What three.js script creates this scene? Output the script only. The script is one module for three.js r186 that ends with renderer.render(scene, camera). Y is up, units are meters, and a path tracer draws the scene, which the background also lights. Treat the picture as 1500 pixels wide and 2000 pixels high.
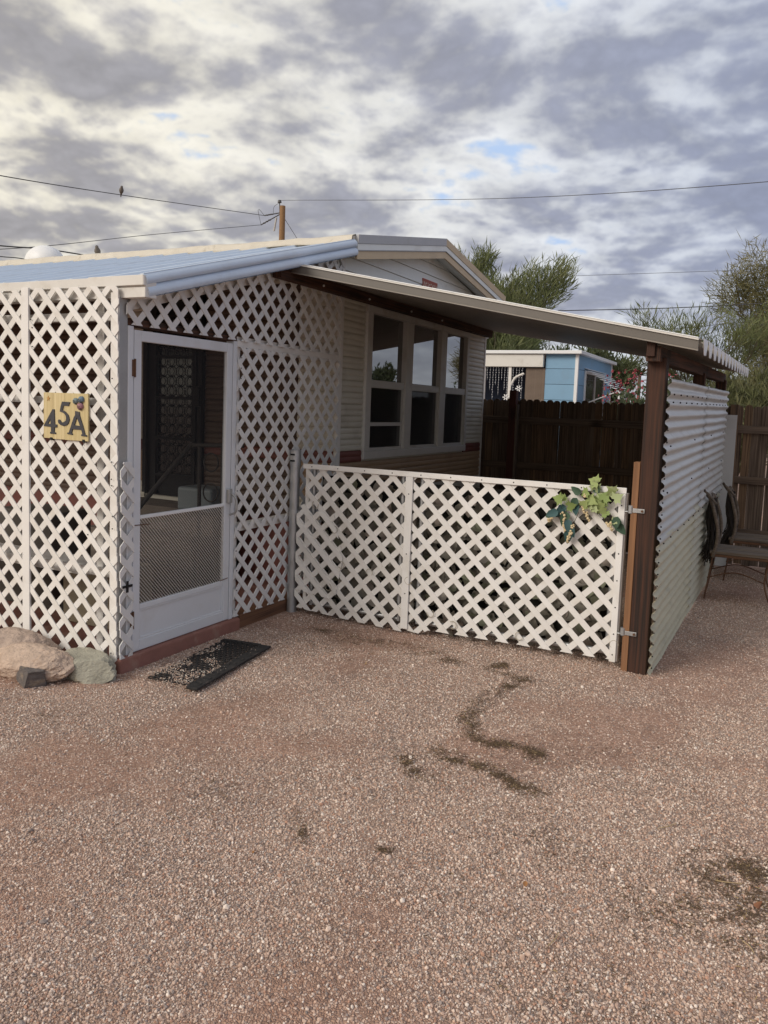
import * as THREE from 'three';
import { mergeGeometries } from 'three/addons/utils/BufferGeometryUtils.js';
import { RoundedBoxGeometry } from 'three/addons/geometries/RoundedBoxGeometry.js';

// ---------------------------------------------------------------- camera, sky, sun, exposure
const scene = new THREE.Scene();
const camera = new THREE.PerspectiveCamera(65.54, 0.75, 0.05, 600);
{
  const yaw = THREE.MathUtils.degToRad(26.6474), pitch = THREE.MathUtils.degToRad(5.2125), roll = THREE.MathUtils.degToRad(2.0926);
  const F = new THREE.Vector3(-Math.sin(yaw) * Math.cos(pitch), -Math.sin(pitch), -Math.cos(yaw) * Math.cos(pitch));
  const R0 = new THREE.Vector3(Math.cos(yaw), 0, -Math.sin(yaw)), U0 = R0.clone().cross(F);
  const R = R0.clone().multiplyScalar(Math.cos(roll)).addScaledVector(U0, Math.sin(roll));
  const U = U0.clone().multiplyScalar(Math.cos(roll)).addScaledVector(R0, -Math.sin(roll));
  camera.quaternion.setFromRotationMatrix(new THREE.Matrix4().makeBasis(R, U, F.clone().negate()));
  camera.position.set(3.5676, 1.6828, 3.5449);
  camera.setViewOffset(1500, 2000, 0, 62.65, 1500, 2000);
}
const renderer = new THREE.WebGLRenderer({ antialias: true });
renderer.toneMapping = THREE.LinearToneMapping;
renderer.toneMappingExposure = 1.25;
renderer.shadowMap.enabled = true;

function rng(seed) { let s = seed >>> 0; return () => { s = (s + 0x6D2B79F5) | 0; let t = Math.imul(s ^ (s >>> 15), 1 | s); t = (t + Math.imul(t ^ (t >>> 7), 61 | t)) ^ t; return ((t ^ (t >>> 14)) >>> 0) / 4294967296; }; }
const perm = new Uint8Array(1024), gxT = new Float32Array(256), gyT = new Float32Array(256);
{ const r = rng(7); const p = [...Array(256).keys()]; for (let i = 255; i > 0; i--) { const j = Math.floor(r() * (i + 1)); [p[i], p[j]] = [p[j], p[i]]; } for (let i = 0; i < 1024; i++) perm[i] = p[i & 255]; for (let i = 0; i < 256; i++) { const a = r() * 6.2832; gxT[i] = Math.cos(a); gyT[i] = Math.sin(a); } }
const fade = (t) => t * t * t * (t * (t * 6 - 15) + 10);
function grad4(x0, x1, y0, y1, u, v) {
  const pa = perm[x0], pb = perm[x1], a = perm[pa + y0], b = perm[pb + y0], c = perm[pa + y1], d = perm[pb + y1], su = fade(u), sv = fade(v);
  const n0 = gxT[a] * u + gyT[a] * v, n1 = gxT[b] * (u - 1) + gyT[b] * v, n2 = gxT[c] * u + gyT[c] * (v - 1), n3 = gxT[d] * (u - 1) + gyT[d] * (v - 1);
  const m = n0 + su * (n1 - n0), n = n2 + su * (n3 - n2); return (m + sv * (n - m)) * 1.5;
}
function perlin(x, y) { const fx = Math.floor(x), fy = Math.floor(y); return grad4(fx & 255, (fx + 1) & 255, fy & 255, (fy + 1) & 255, x - fx, y - fy); }
function perlinT(x, y, wx, wy, s) {                   // tiling with periods wx, wy; s shifts to another pattern
  const fx = Math.floor(x), fy = Math.floor(y), x0 = ((fx % wx) + wx) % wx, y0 = ((fy % wy) + wy) % wy, x1 = x0 + 1 === wx ? 0 : x0 + 1, y1 = y0 + 1 === wy ? 0 : y0 + 1;
  return grad4((x0 + s) & 255, (x1 + s) & 255, (y0 + s * 3) & 255, (y1 + s * 3) & 255, x - fx, y - fy);
}
function fbm(x, y, o) { let s = 0, a = 0.5; for (let i = 0; i < o; i++) { s += a * perlin(x, y); x = x * 2.03 + 17.3; y = y * 2.03 + 9.1; a *= 0.52; } return s; }
function billow(x, y, o) { let s = 0, a = 0.5; for (let i = 0; i < o; i++) { s += a * (0.3 - Math.abs(perlin(x, y))) * 1.7; x = x * 2.07 + 11.3; y = y * 2.07 + 5.9; a *= 0.6; } return s; }
const sst = (a, b, x) => { const t = Math.min(1, Math.max(0, (x - a) / (b - a))); return t * t * (3 - 2 * t); };
const mix = (a, b, t) => a + (b - a) * t;

const sunDir = new THREE.Vector3(-0.42, 0.5, 0.76).normalize();
{
  const W = 4096, H = 2048, data = new Float32Array(W * H * 4);
  const rx = 0.892, rz = -0.451;                     // from the warm western side of the sky to the cool eastern side
  for (let j = 0; j < H; j++) {
    const el = ((j + 0.5) / H - 0.5) * Math.PI, dy = Math.sin(el), ce = Math.cos(el);
    for (let i = 0; i < W; i++) {
      const az = ((i + 0.5) / W - 0.5) * 2 * Math.PI, dx = Math.cos(az) * ce, dz = Math.sin(az) * ce, k = (j * W + i) * 4;
      if (dy < -0.03) { data[k] = 0.2; data[k + 1] = 0.165; data[k + 2] = 0.14; data[k + 3] = 1; continue; }
      const s = 1 / (Math.max(dy, 0) + 0.2), px = dx * s * 1.5 + 3.1, py = dz * s * 1.5 + 1.7;
      const wx = perlin(px * 1.6 + 5.2, py * 1.6) * 0.15, wy = perlin(px * 1.6, py * 1.6 + 8.4) * 0.15;
      const n = fbm(px * 2.1 + wx, py * 2.1 + wy, 8) + 0.08;
      const m = 0.7 * fbm(px * 8.5 + 31 + wx * 3, py * 8.5 + wy * 3, 5) - 0.55 * billow(px * 5.2 + 3 + wx * 2, py * 5.2 + wy * 2, 7);
      const big = perlin(px * 0.8 + 40, py * 0.8 + 3);
      const t = n + 0.58 * m + 0.16 * big;
      const cool = sst(-0.55, 0.6, dx * rx + dz * rz);
      const thick = sst(-0.3, 0.36, t), gap = sst(-0.36, -0.72, t - 0.08 * cool);
      // unlit underside, lit edges, open sky
      const gr = mix(0.31, 0.235, cool), gg = mix(0.30, 0.265, cool), gb = mix(0.31, 0.365, cool);
      const cr = mix(0.80, 0.54, cool), cg = mix(0.755, 0.59, cool), cb = mix(0.64, 0.69, cool);
      const f = Math.pow(thick, 0.72), det = 1 + 0.3 * m;
      let r = mix(cr, gr, f) * det, g = mix(cg, gg, f) * det, b = mix(cb, gb, f) * det;
      r = mix(r, 0.36, gap * 0.85); g = mix(g, 0.5, gap * 0.85); b = mix(b, 0.74, gap * 0.85);
      const hz = sst(0.16, 0.0, dy) * 0.75;
      r = mix(r, mix(0.62, 0.5, cool), hz); g = mix(g, mix(0.59, 0.52, cool), hz); b = mix(b, mix(0.53, 0.55, cool), hz);
      const sd = Math.max(0, dx * sunDir.x + dy * sunDir.y + dz * sunDir.z), glow = Math.pow(sd, 3);
      data[k] = r * (1 + 1.0 * glow); data[k + 1] = g * (1 + 0.85 * glow); data[k + 2] = b * (1 + 0.62 * glow); data[k + 3] = 1;
    }
  }
  const sky = new THREE.DataTexture(data, W, H, THREE.RGBAFormat, THREE.FloatType);
  sky.mapping = THREE.EquirectangularReflectionMapping; sky.magFilter = THREE.LinearFilter; sky.minFilter = THREE.LinearFilter; sky.wrapS = THREE.RepeatWrapping; sky.needsUpdate = true;
  scene.background = sky; scene.environment = sky;
}
const sun = new THREE.DirectionalLight(new THREE.Color(1, 0.93, 0.85), 1.5);
sun.position.copy(sunDir).multiplyScalar(40); sun.castShadow = true; sun.shadow.radius = 45;
Object.assign(sun.shadow.camera, { left: -16, right: 16, top: 14, bottom: -14, near: 1, far: 90 }); sun.shadow.mapSize.set(2048, 2048);
scene.add(sun, sun.target);

// ---------------------------------------------------------------- helpers
const taken = {};
function numbered(n) { const k = taken[n] = (taken[n] ?? -1) + 1; return k ? `${n}_${String(k).padStart(3, '0')}` : n; }
function thing(name, label, category, pos = [0, 0, 0], group) {
  const o = new THREE.Group(); o.name = numbered(name); o.position.set(...pos); o.userData = { label, category };
  if (group) o.userData.group = group; scene.add(o); return o;
}
function solo(name, geo, mat, label, category, group) { const m = new THREE.Mesh(geo, mat); m.name = numbered(name); m.userData = { label, category }; if (group) m.userData.group = group; scene.add(m); return m; }
function part(parent, name, geo, mat, label) { const m = new THREE.Mesh(geo, mat); m.name = name; if (label) m.userData.label = label; parent.add(m); return m; }
const V = (x, y, z) => new THREE.Vector3(x, y, z);
const vec2 = (pts) => pts.map(([x, y]) => new THREE.Vector2(x, y));
function shape(pts, holes = []) { const s = new THREE.Shape(vec2(pts)); for (const h of holes) s.holes.push(new THREE.Path(vec2(h))); return s; }
// metre uv: v runs along `axis` (the grain), u across it
function uvm(geo, axis = 'y', ou = 0, ov = 0) {
  if (geo.index) geo = geo.toNonIndexed();
  const p = geo.attributes.position, n = geo.attributes.normal, uv = new Float32Array(p.count * 2), A = { x: 0, y: 1, z: 2 }[axis];
  for (let i = 0; i < p.count; i++) {
    const P = [p.getX(i), p.getY(i), p.getZ(i)], N = [Math.abs(n.getX(i)), Math.abs(n.getY(i)), Math.abs(n.getZ(i))];
    const o = [0, 1, 2].filter((k) => k !== A);
    if (N[A] > 0.8) { uv[2 * i] = P[o[0]] + ou; uv[2 * i + 1] = P[o[1]] + ov; }
    else { uv[2 * i] = (N[o[0]] > N[o[1]] ? P[o[1]] : P[o[0]]) + ou; uv[2 * i + 1] = P[A] + ov; }
  }
  geo.setAttribute('uv', new THREE.BufferAttribute(uv, 2)); return geo;
}
let uvCount = 0;
function bx(x0, x1, y0, y1, z0, z1, axis = 'y', r = 0) {
  const w = x1 - x0, h = y1 - y0, d = z1 - z0;
  const g = r ? new RoundedBoxGeometry(w, h, d, 2, Math.min(r, w * 0.45, h * 0.45, d * 0.45)) : new THREE.BoxGeometry(w, h, d);
  g.translate((x0 + x1) / 2, (y0 + y1) / 2, (z0 + z1) / 2);
  uvCount++; return uvm(g, axis, (uvCount * 0.377) % 3, (uvCount * 0.731) % 5);
}
// prisms: extX takes (-z, y) outlines and runs along +x, extZ takes (x, y) outlines and runs along +z
function extX(pts, x0, t, holes = [], axis = 'z') { const g = new THREE.ExtrudeGeometry(shape(pts, holes), { depth: t, bevelEnabled: false, curveSegments: 6 }); g.rotateY(Math.PI / 2); g.translate(x0, 0, 0); return uvm(g, axis); }
function extZ(pts, z0, t, holes = [], axis = 'x') { const g = new THREE.ExtrudeGeometry(shape(pts, holes), { depth: t, bevelEnabled: false, curveSegments: 6 }); g.translate(0, 0, z0); return uvm(g, axis); }
function rod(a, b, r, seg = 8, r2 = r) {
  const d = b.clone().sub(a), g = new THREE.CylinderGeometry(r2, r, d.length(), seg, 1);
  g.applyQuaternion(new THREE.Quaternion().setFromUnitVectors(V(0, 1, 0), d.clone().normalize())); g.translate((a.x + b.x) / 2, (a.y + b.y) / 2, (a.z + b.z) / 2); return g;
}
function tube(pts, r, seg = 24, rad = 6) { return new THREE.TubeGeometry(new THREE.CatmullRomCurve3(pts.map((p) => (p.isVector3 ? p : V(...p)))), seg, r, rad, false); }
function clean(g) { g = g.index ? g.toNonIndexed() : g; for (const k of Object.keys(g.attributes)) if (!['position', 'normal', 'uv'].includes(k)) g.deleteAttribute(k); if (!g.attributes.uv) g.setAttribute('uv', new THREE.BufferAttribute(new Float32Array(g.attributes.position.count * 2), 2)); return g; }
const merge = (gs) => mergeGeometries(gs.map(clean));

// ---------------------------------------------------------------- textures and materials
const toS = (c) => { c = Math.min(1, Math.max(0, c)); return 255 * (c <= 0.0031308 ? c * 12.92 : 1.055 * Math.pow(c, 1 / 2.4) - 0.055); };
function tex(w, h, fn, mw, mh, srgb = true) {
  const d = new Uint8Array(w * h * 4);
  for (let j = 0; j < h; j++) for (let i = 0; i < w; i++) { const c = fn(i / w, j / h), k = (j * w + i) * 4; for (let q = 0; q < 3; q++) d[k + q] = srgb ? toS(c[q]) : Math.min(255, Math.max(0, c[q] * 255)); d[k + 3] = 255; }
  const t = new THREE.DataTexture(d, w, h); t.wrapS = t.wrapT = THREE.RepeatWrapping; t.magFilter = THREE.LinearFilter; t.minFilter = THREE.LinearMipmapLinearFilter; t.generateMipmaps = true;
  if (srgb) t.colorSpace = THREE.SRGBColorSpace; t.repeat.set(1 / mw, 1 / mh); t.needsUpdate = true; return t;
}
// tiling fractal noise over the unit square, cu x cv cells in the first octave
function tn(u, v, cu, cv, o = 4, seed = 0) { let s = 0, a = 0.5; for (let i = 0; i < o; i++) { s += a * perlinT(u * cu, v * cv, cu, cv, seed * 11 + i * 5); cu *= 2; cv *= 2; a *= 0.55; } return s; }
function woodTex(base, dark, seed, contrast = 1) {
  return tex(256, 512, (u, v) => {
    const w = tn(u, v, 3, 2, 3, seed), g = tn(u + w * 0.04, v, 40, 2, 3, seed + 1), f = tn(u, v, 160, 6, 2, seed + 2), b = tn(u, v, 5, 3, 4, seed + 3);
    let k = 0.5 + contrast * (0.75 * g + 0.45 * f + 0.5 * b);
    for (const [ku, kv] of [[0.22, 0.31], [0.71, 0.78]]) { const q = Math.hypot((u - ku) * 6, (v - kv) * 22); if (q < 1) k -= 0.7 * (1 - q) * contrast; }
    k = Math.min(1, Math.max(0, k)); return [0, 1, 2].map((q) => mix(dark[q], base[q], k));
  }, 0.6, 2.4);
}
function mottled(base, amp, stain, stainAmt, seed, m = 1.2, n = 256) {
  return tex(n, n, (u, v) => { const a = tn(u, v, 6, 6, 5, seed), b = sst(0.08, 0.5, tn(u, v, 4, 4, 5, seed + 4)) * stainAmt, f = tn(u, v, 90, 90, 2, seed + 8); return [0, 1, 2].map((q) => mix(base[q] * (1 + amp * a + amp * 0.6 * f), stain[q], b)); }, m, m);
}
const std = (o) => new THREE.MeshStandardMaterial({ roughness: 0.8, metalness: 0, side: THREE.DoubleSide, ...o });
const col = (r, g, b) => new THREE.Color().setRGB(r, g, b);
const latticeMats = [0, 1, 2, 3].map((i) => std({ map: mottled([[0.74, 0.72, 0.69], [0.70, 0.68, 0.645], [0.76, 0.745, 0.72], [0.715, 0.695, 0.665]][i], 0.05, [0.5, 0.45, 0.37], 0.28, 20 + i, 0.9, 256), roughness: 0.55 }));
const latticeGreyMats = [0, 1, 2].map((i) => std({ map: mottled([[0.70, 0.70, 0.69], [0.66, 0.66, 0.66], [0.72, 0.715, 0.70]][i], 0.05, [0.45, 0.42, 0.37], 0.3, 40 + i, 0.9, 256), roughness: 0.55 }));
const M = {
  trim: std({ map: mottled([0.70, 0.68, 0.65], 0.06, [0.42, 0.37, 0.3], 0.3, 3), roughness: 0.6 }),
  doorWhite: std({ map: mottled([0.66, 0.68, 0.71], 0.035, [0.5, 0.47, 0.42], 0.22, 9), roughness: 0.42 }),
  aluminium: std({ map: mottled([0.42, 0.42, 0.42], 0.12, [0.3, 0.28, 0.25], 0.4, 12), roughness: 0.45, metalness: 0.55 }),
  galv: std({ map: mottled([0.46, 0.47, 0.48], 0.16, [0.3, 0.29, 0.27], 0.45, 15, 0.35), roughness: 0.42, metalness: 0.75 }),
  siding: std({ map: mottled([0.60, 0.575, 0.50], 0.06, [0.36, 0.33, 0.26], 0.35, 17, 1.6), roughness: 0.5 }),
  sidingMaroon: std({ map: mottled([0.17, 0.055, 0.045], 0.12, [0.13, 0.07, 0.06], 0.4, 18), roughness: 0.55 }),
  sidingTan: std({ map: mottled([0.35, 0.24, 0.15], 0.08, [0.24, 0.17, 0.11], 0.4, 19), roughness: 0.55 }),
  gable: std({ map: mottled([0.75, 0.765, 0.74], 0.05, [0.52, 0.49, 0.42], 0.3, 22, 1.6), roughness: 0.5 }),
  fasciaGrey: std({ map: mottled([0.40, 0.40, 0.41], 0.07, [0.3, 0.28, 0.25], 0.35, 24), roughness: 0.45 }),
  fasciaTan: std({ map: mottled([0.55, 0.42, 0.26], 0.07, [0.4, 0.31, 0.2], 0.35, 25), roughness: 0.5 }),
  roofMetalSkyTint: std({ map: mottled([0.58, 0.665, 0.77], 0.06, [0.42, 0.44, 0.47], 0.3, 26, 2), roughness: 0.32 }),  // blue of the reflected sky is put into this base colour
  gutter: std({ map: mottled([0.66, 0.64, 0.60], 0.05, [0.42, 0.37, 0.29], 0.4, 27), roughness: 0.5 }),
  coating: std({ map: mottled([0.60, 0.555, 0.47], 0.14, [0.33, 0.28, 0.21], 0.6, 28, 0.9), roughness: 0.9 }),
  taupe: std({ map: mottled([0.135, 0.122, 0.108], 0.06, [0.1, 0.09, 0.078], 0.4, 29), roughness: 0.5 }),
  pan: std({ map: mottled([0.25, 0.225, 0.195], 0.06, [0.17, 0.15, 0.12], 0.4, 30), roughness: 0.5 }),
  whiteMetal: std({ color: col(0.74, 0.75, 0.76), roughness: 0.45 }),
  black: std({ color: col(0.010, 0.010, 0.011), roughness: 0.85 }), iron: std({ color: col(0.07, 0.065, 0.06), roughness: 0.6, metalness: 0.3 }),
  blackGloss: std({ color: col(0.012, 0.012, 0.014), roughness: 0.12 }),
  screw: std({ color: col(0.03, 0.028, 0.026), roughness: 0.6, metalness: 0.4 }),
  redwood: std({ map: woodTex([0.066, 0.025, 0.013], [0.013, 0.007, 0.005], 2, 1.3), roughness: 0.8 }),
  oldBeam: std({ map: woodTex([0.10, 0.042, 0.022], [0.013, 0.008, 0.006], 5, 1.6), roughness: 0.85 }),
  cedar: std({ map: woodTex([0.30, 0.15, 0.07], [0.12, 0.055, 0.025], 7, 0.8), roughness: 0.75 }),
  sill: std({ map: woodTex([0.24, 0.115, 0.06], [0.07, 0.032, 0.018], 8, 1), roughness: 0.8 }),
  greyWood: std({ map: woodTex([0.22, 0.175, 0.135], [0.06, 0.045, 0.035], 11, 1), roughness: 0.9 }),
  fenceRed: std({ map: woodTex([0.10, 0.03, 0.02], [0.035, 0.012, 0.01], 13, 0.8), roughness: 0.85 }),
  redConcrete: std({ map: mottled([0.25, 0.115, 0.09], 0.2, [0.36, 0.25, 0.2], 0.5, 31, 0.8), roughness: 0.92 }),
  concrete: std({ map: mottled([0.15, 0.125, 0.105], 0.2, [0.09, 0.07, 0.06], 0.5, 32, 1.5), roughness: 0.95 }),
  windowFrame: std({ map: mottled([0.56, 0.545, 0.52], 0.05, [0.36, 0.32, 0.27], 0.35, 33), roughness: 0.5 }),
  rust: std({ map: mottled([0.12, 0.06, 0.032], 0.25, [0.05, 0.028, 0.02], 0.6, 34, 0.3, 256), roughness: 0.9 }),
  brownWallShaded: std({ map: mottled([0.105, 0.068, 0.048], 0.1, [0.07, 0.045, 0.033], 0.4, 36, 1.6), roughness: 0.6 }),  // brown boards, colour darkened to stand in for shade inside the porch
  dark: std({ color: col(0.03, 0.027, 0.025), roughness: 0.9 }),
};
const fenceMats = [0, 1, 2, 3, 4].map((i) => std({ map: woodTex([[0.19, 0.13, 0.09], [0.16, 0.115, 0.085], [0.23, 0.145, 0.085], [0.175, 0.13, 0.10], [0.205, 0.13, 0.08]][i], [0.045, 0.03, 0.021], 50 + i * 3, 1.1), roughness: 0.92 }));
const glass = new THREE.MeshPhysicalMaterial({ color: 0xffffff, roughness: 0.01, transmission: 1, thickness: 0, ior: 1.5, side: THREE.DoubleSide });
const filmGlass = new THREE.MeshPhysicalMaterial({ color: col(0.012, 0.014, 0.014), roughness: 0.015, ior: 2.3, clearcoat: 1, clearcoatRoughness: 0.015 });   // mirrored solar film

// ---------------------------------------------------------------- ground
const groundH = (x, z) => {
  if (x < -0.05 && z < 0.02) return 0;
  const d = Math.hypot(x - 2, z), f = 1 / (1 + d * d * 0.01);
  let h = (fbm(x * 0.7 + 3, z * 0.7, 3) * 0.028 + fbm(x * 3.1, z * 3.1 + 7, 3) * 0.008) * f - 0.004;
  if (x > -0.3 && z < 0.3 && z > -2.6) h += 0.0;
  return h * sst(0.02, 0.5, Math.max(x, z));
};
const dirtAt = (x, z) => sst(-0.08, 0.2, fbm(x * 0.75 + 11, z * 0.75 + 4, 5) + 0.1 * sst(2.2, -0.5, x));   // 1: fine pink dirt, 0: pale gravel
{
  const cells = 170, N = 2048;                       // pebbles in one 1.5 m tile
  const r = rng(91), pts = []; for (let i = 0; i < cells * cells; i++) pts.push([r(), r(), r(), r()]);
  const pal = [[0.36, 0.255, 0.195], [0.45, 0.345, 0.275], [0.30, 0.215, 0.165], [0.54, 0.45, 0.375], [0.26, 0.19, 0.15], [0.40, 0.29, 0.215], [0.20, 0.165, 0.145], [0.60, 0.53, 0.455]];
  const hgt = new Float32Array(N * N);
  const map = tex(N, N, (u, v) => {
    const x = u * cells, y = v * cells, cx = Math.floor(x), cy = Math.floor(y); let b = 9, b2 = 9, id = 0;
    for (let j = -1; j <= 1; j++) for (let i = -1; i <= 1; i++) { const k = ((cy + j + cells) % cells) * cells + ((cx + i + cells) % cells), p = pts[k], d = Math.hypot(cx + i + p[0] - x, cy + j + p[1] - y) / (0.7 + 0.6 * p[3]); if (d < b) { b2 = b; b = d; id = k; } else if (d < b2) b2 = d; }
    const p = pts[id], e = sst(0.0, 0.28, b2 - b), c = pal[Math.floor(p[2] * pal.length)], a = 1 + 0.18 * tn(u, v, 9, 9, 4, 2), dirt = [0.31, 0.21, 0.16];
    const fine = 0.55 + 0.45 * p[3]; hgt[Math.round(v * N) * N + Math.round(u * N)] = e * fine;
    return [0, 1, 2].map((q) => mix(dirt[q] * 0.95, c[q], e * (0.45 + 0.5 * p[3])) * a * [1.14, 1.12, 1.11][q]);
  }, 1.5, 1.5);
  const bump = tex(1024, 1024, (u, v) => { const k = hgt[Math.round(v * N) * N + Math.round(u * N)]; return [k, k, k]; }, 1.5, 1.5, false);
  const line = (a, b, n, far) => { const o = []; for (let i = 0; i <= n; i++) o.push(a + (b - a) * i / n); let s = 0.12, p = b; while (p < far) { p += s; s *= 1.35; o.push(p); } s = 0.12; p = a; while (p > -far) { p -= s; s *= 1.35; o.unshift(p); } return o; };
  const xs = line(-1.5, 6, 125, 300), zs = line(-7, 4.5, 190, 300), pos = [], uv = [], vc = [], ix = [];
  for (const z of zs) for (const x of xs) {
    pos.push(x, groundH(x, z), z); uv.push(x + 0.13 * fbm(x * 0.3, z * 0.3 + 5, 2), z + 0.13 * fbm(x * 0.3 + 9, z * 0.3, 2));
    const d = dirtAt(x, z), k = 1 + 0.22 * fbm(x * 1.9, z * 1.9, 5); vc.push(mix(1.02, 1.07, d) * k, mix(1.03, 0.96, d) * k, mix(1.05, 0.93, d) * k);
  }
  const nx = xs.length; for (let j = 0; j < zs.length - 1; j++) for (let i = 0; i < nx - 1; i++) { const a = j * nx + i; ix.push(a, a + nx, a + 1, a + 1, a + nx, a + nx + 1); }
  const g = new THREE.BufferGeometry(); g.setAttribute('position', new THREE.Float32BufferAttribute(pos, 3)); g.setAttribute('uv', new THREE.Float32BufferAttribute(uv, 2)); g.setAttribute('color', new THREE.Float32BufferAttribute(vc, 3)); g.setIndex(ix); g.computeVertexNormals();
  const m = new THREE.Mesh(g, std({ map, bumpMap: bump, bumpScale: 0.006, vertexColors: true, roughness: 1, side: THREE.FrontSide })); m.name = 'ground'; m.userData = { kind: 'structure', label: 'pinkish tan gravel and dirt yard ground', category: 'ground' }; scene.add(m);
}

// ---------------------------------------------------------------- mobile home behind the porch
const clipHalf = (poly, nx, ny, c) => {               // keeps nx*x + ny*y <= c
  const out = []; for (let i = 0; i < poly.length; i++) { const a = poly[i], b = poly[(i + 1) % poly.length], da = nx * a[0] + ny * a[1] - c, db = nx * b[0] + ny * b[1] - c; if (da <= 0) out.push(a); if ((da < 0 && db > 0) || (da > 0 && db < 0)) { const t = da / (da - db); out.push([a[0] + (b[0] - a[0]) * t, a[1] + (b[1] - a[1]) * t]); } } return out;
};
const home = thing('mobile_home', 'cream mobile home with striped siding and low gable roof behind the lattice', 'mobile home');
{
  // gable end wall (outline in (-z, y)), long wall towards the porch, far walls, floor
  part(home, 'end_wall', extX([[2.6, 0.08], [6.3, 0.08], [6.3, 3.02], [4.42, 3.36], [2.6, 3.02]], -0.1, 0.098, [[[3.1, 1.24], [5.64, 1.24], [5.64, 2.575], [3.1, 2.575]]]), M.siding);
  part(home, 'side_wall', bx(-10, -0.1, 0.08, 3.02, -2.7, -2.602), M.siding);
  part(home, 'side_wall', bx(-10, -0.1, 0.08, 3.02, -6.3, -6.2), M.siding);
  part(home, 'end_wall', bx(-10.1, -10, 0.08, 3.02, -6.3, -2.6), M.siding);
  part(home, 'floor', bx(-10, -0.1, 0.6, 0.7, -6.2, -2.7), M.dark);
  part(home, 'inner_wall', bx(-3.6, -3.5, 0.7, 3.02, -6.2, -2.7), M.sidingTan);
  const colour = (y) => (y > 1.27 ? M.siding : y > 1.17 ? M.sidingMaroon : y > 0.84 ? M.sidingTan : y > 0.62 ? M.siding : y > 0.5 ? M.sidingMaroon : y > 0.3 ? M.sidingTan : M.sidingMaroon);
  const prof = (s) => [[0, 0], [0.012 * s, 0.002], [0.0165 * s, 0.012], [0.0175 * s, 0.026], [0.014 * s, 0.043], [0.0095 * s, 0.052], [0.0135 * s, 0.056], [0.0165 * s, 0.066], [0.0165 * s, 0.08], [0.012 * s, 0.096], [0.004 * s, 0.1055], [0, 0.1065]];
  const H = 0.1067;
  const boardX = (y, z0, z1) => { const g = new THREE.ExtrudeGeometry(shape(prof(1)), { depth: z1 - z0, bevelEnabled: false }); g.translate(0, y, z0); part(home, 'siding_board', uvm(g, 'z', y * 3.1), colour(y + 0.05)); };
  for (let k = 0; k < 27; k++) {
    const y = 0.1 + k * H; if (y + H > 3.02) break;
    if (y + H > 1.19 && y < 2.62) { boardX(y, -3.04, -2.6); boardX(y, -6.3, -5.69); } else if (y < 2.62) boardX(y, -6.3, -2.6);
  }
  for (let k = 0; k < 27; k++) {                      // boards of the long wall seen through the lattice
    const y = 0.1 + k * H; if (y + H > 3.02) break;
    const seg = y + H > 0.72 && y < 2.75 ? [[-7, -2.5], [-2.496, -2.25], [-1.48, -0.42], [-0.416, -0.005]] : [[-7, -2.5], [-2.496, -0.42], [-0.416, -0.005]];
    for (const [x0, x1] of seg) { const g = new THREE.ExtrudeGeometry(shape(prof(1).map(([a, b]) => [-a, b])), { depth: x1 - x0, bevelEnabled: false }); g.rotateY(Math.PI / 2); g.translate(x0, y, -2.6); part(home, 'siding_board', uvm(g, 'x', y * 2.3), colour(y + 0.05) !== M.sidingMaroon && (x1 < -2.4 || (x1 < -0.4 && x0 > -1.6)) ? M.brownWallShaded : colour(y + 0.05)); }
  }
  part(home, 'corner_trim', bx(-0.02, 0.022, 0.08, 3.02, -2.625, -2.575, 'y', 0.006), M.trim);
  part(home, 'corner_trim', bx(-0.02, 0.022, 0.08, 3.02, -6.335, -6.285, 'y', 0.006), M.trim);
  // gable boards
  const tri = [[2.5, 2.62], [6.42, 2.62], [6.42, 2.99], [4.42, 3.36], [2.5, 2.99]];
  for (let k = 0; k < 7; k++) {
    const y = 2.62 + k * 0.125; let p = clipHalf(clipHalf(tri, 0, -1, -(y + 0.003)), 0, 1, y + 0.122);
    if (p.length > 2) { const g = extX(p, 0, 0.011), q = g.attributes.position; for (let i = 0; i < q.count; i++) if (q.getX(i) > 0.005) q.setX(i, 0.016 - 0.09 * (q.getY(i) - y)); g.computeVertexNormals(); part(home, 'gable_board', g, M.gable); }
  }
  // roof slabs and the three-band rake fascia
  const rake = (a, b, o0, o1) => { const s = (b[1] - a[1]) / (b[0] - a[0]); return [[a[0], a[1] - o1], [b[0], b[1] - o1], [b[0], b[1] - o0], [a[0], a[1] - o0]]; };
  const L = [2.5, 3.135], P = [4.42, 3.485], E = [6.45, 3.16];
  part(home, 'roof', extX([[2.46, 3.05], [4.42, 3.41], [6.48, 3.05], [6.48, 3.14], [4.42, 3.478], [2.46, 3.12]], -10.2, 10.38), M.coating);
  for (const [a, b] of [[L, P], [P, E]]) {
    part(home, 'fascia_band', extX(rake(a, b, 0, 0.075), 0.182, 0.03), a === L ? M.fasciaGrey : M.fasciaTan);
    part(home, 'fascia_band', extX(rake(a, b, 0.077, 0.128), 0.182, 0.024), M.gable);
    part(home, 'fascia_band', extX(rake(a, b, 0.13, 0.136), 0.182, 0.03), M.fasciaGrey);
    part(home, 'fascia_band', extX(rake(a, b, 0.138, 0.205), 0.182, 0.02), M.fasciaTan);
    part(home, 'soffit', extX(rake(a, b, 0.12, 0.135), 0.012, 0.168), M.gable);
  }
  // three-light window
  const win = new THREE.Group(); win.name = 'window'; home.add(win);
  const fr = (z0, z1, y0, y1, x = 0.045) => part(win, 'frame', bx(-0.05, x, y0, y1, z0, z1, Math.abs(z1 - z0) > y1 - y0 ? 'z' : 'y', 0.008), M.windowFrame);
  fr(-5.69, -3.04, 2.56, 2.625); fr(-5.69, -3.04, 1.185, 1.26);
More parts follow.
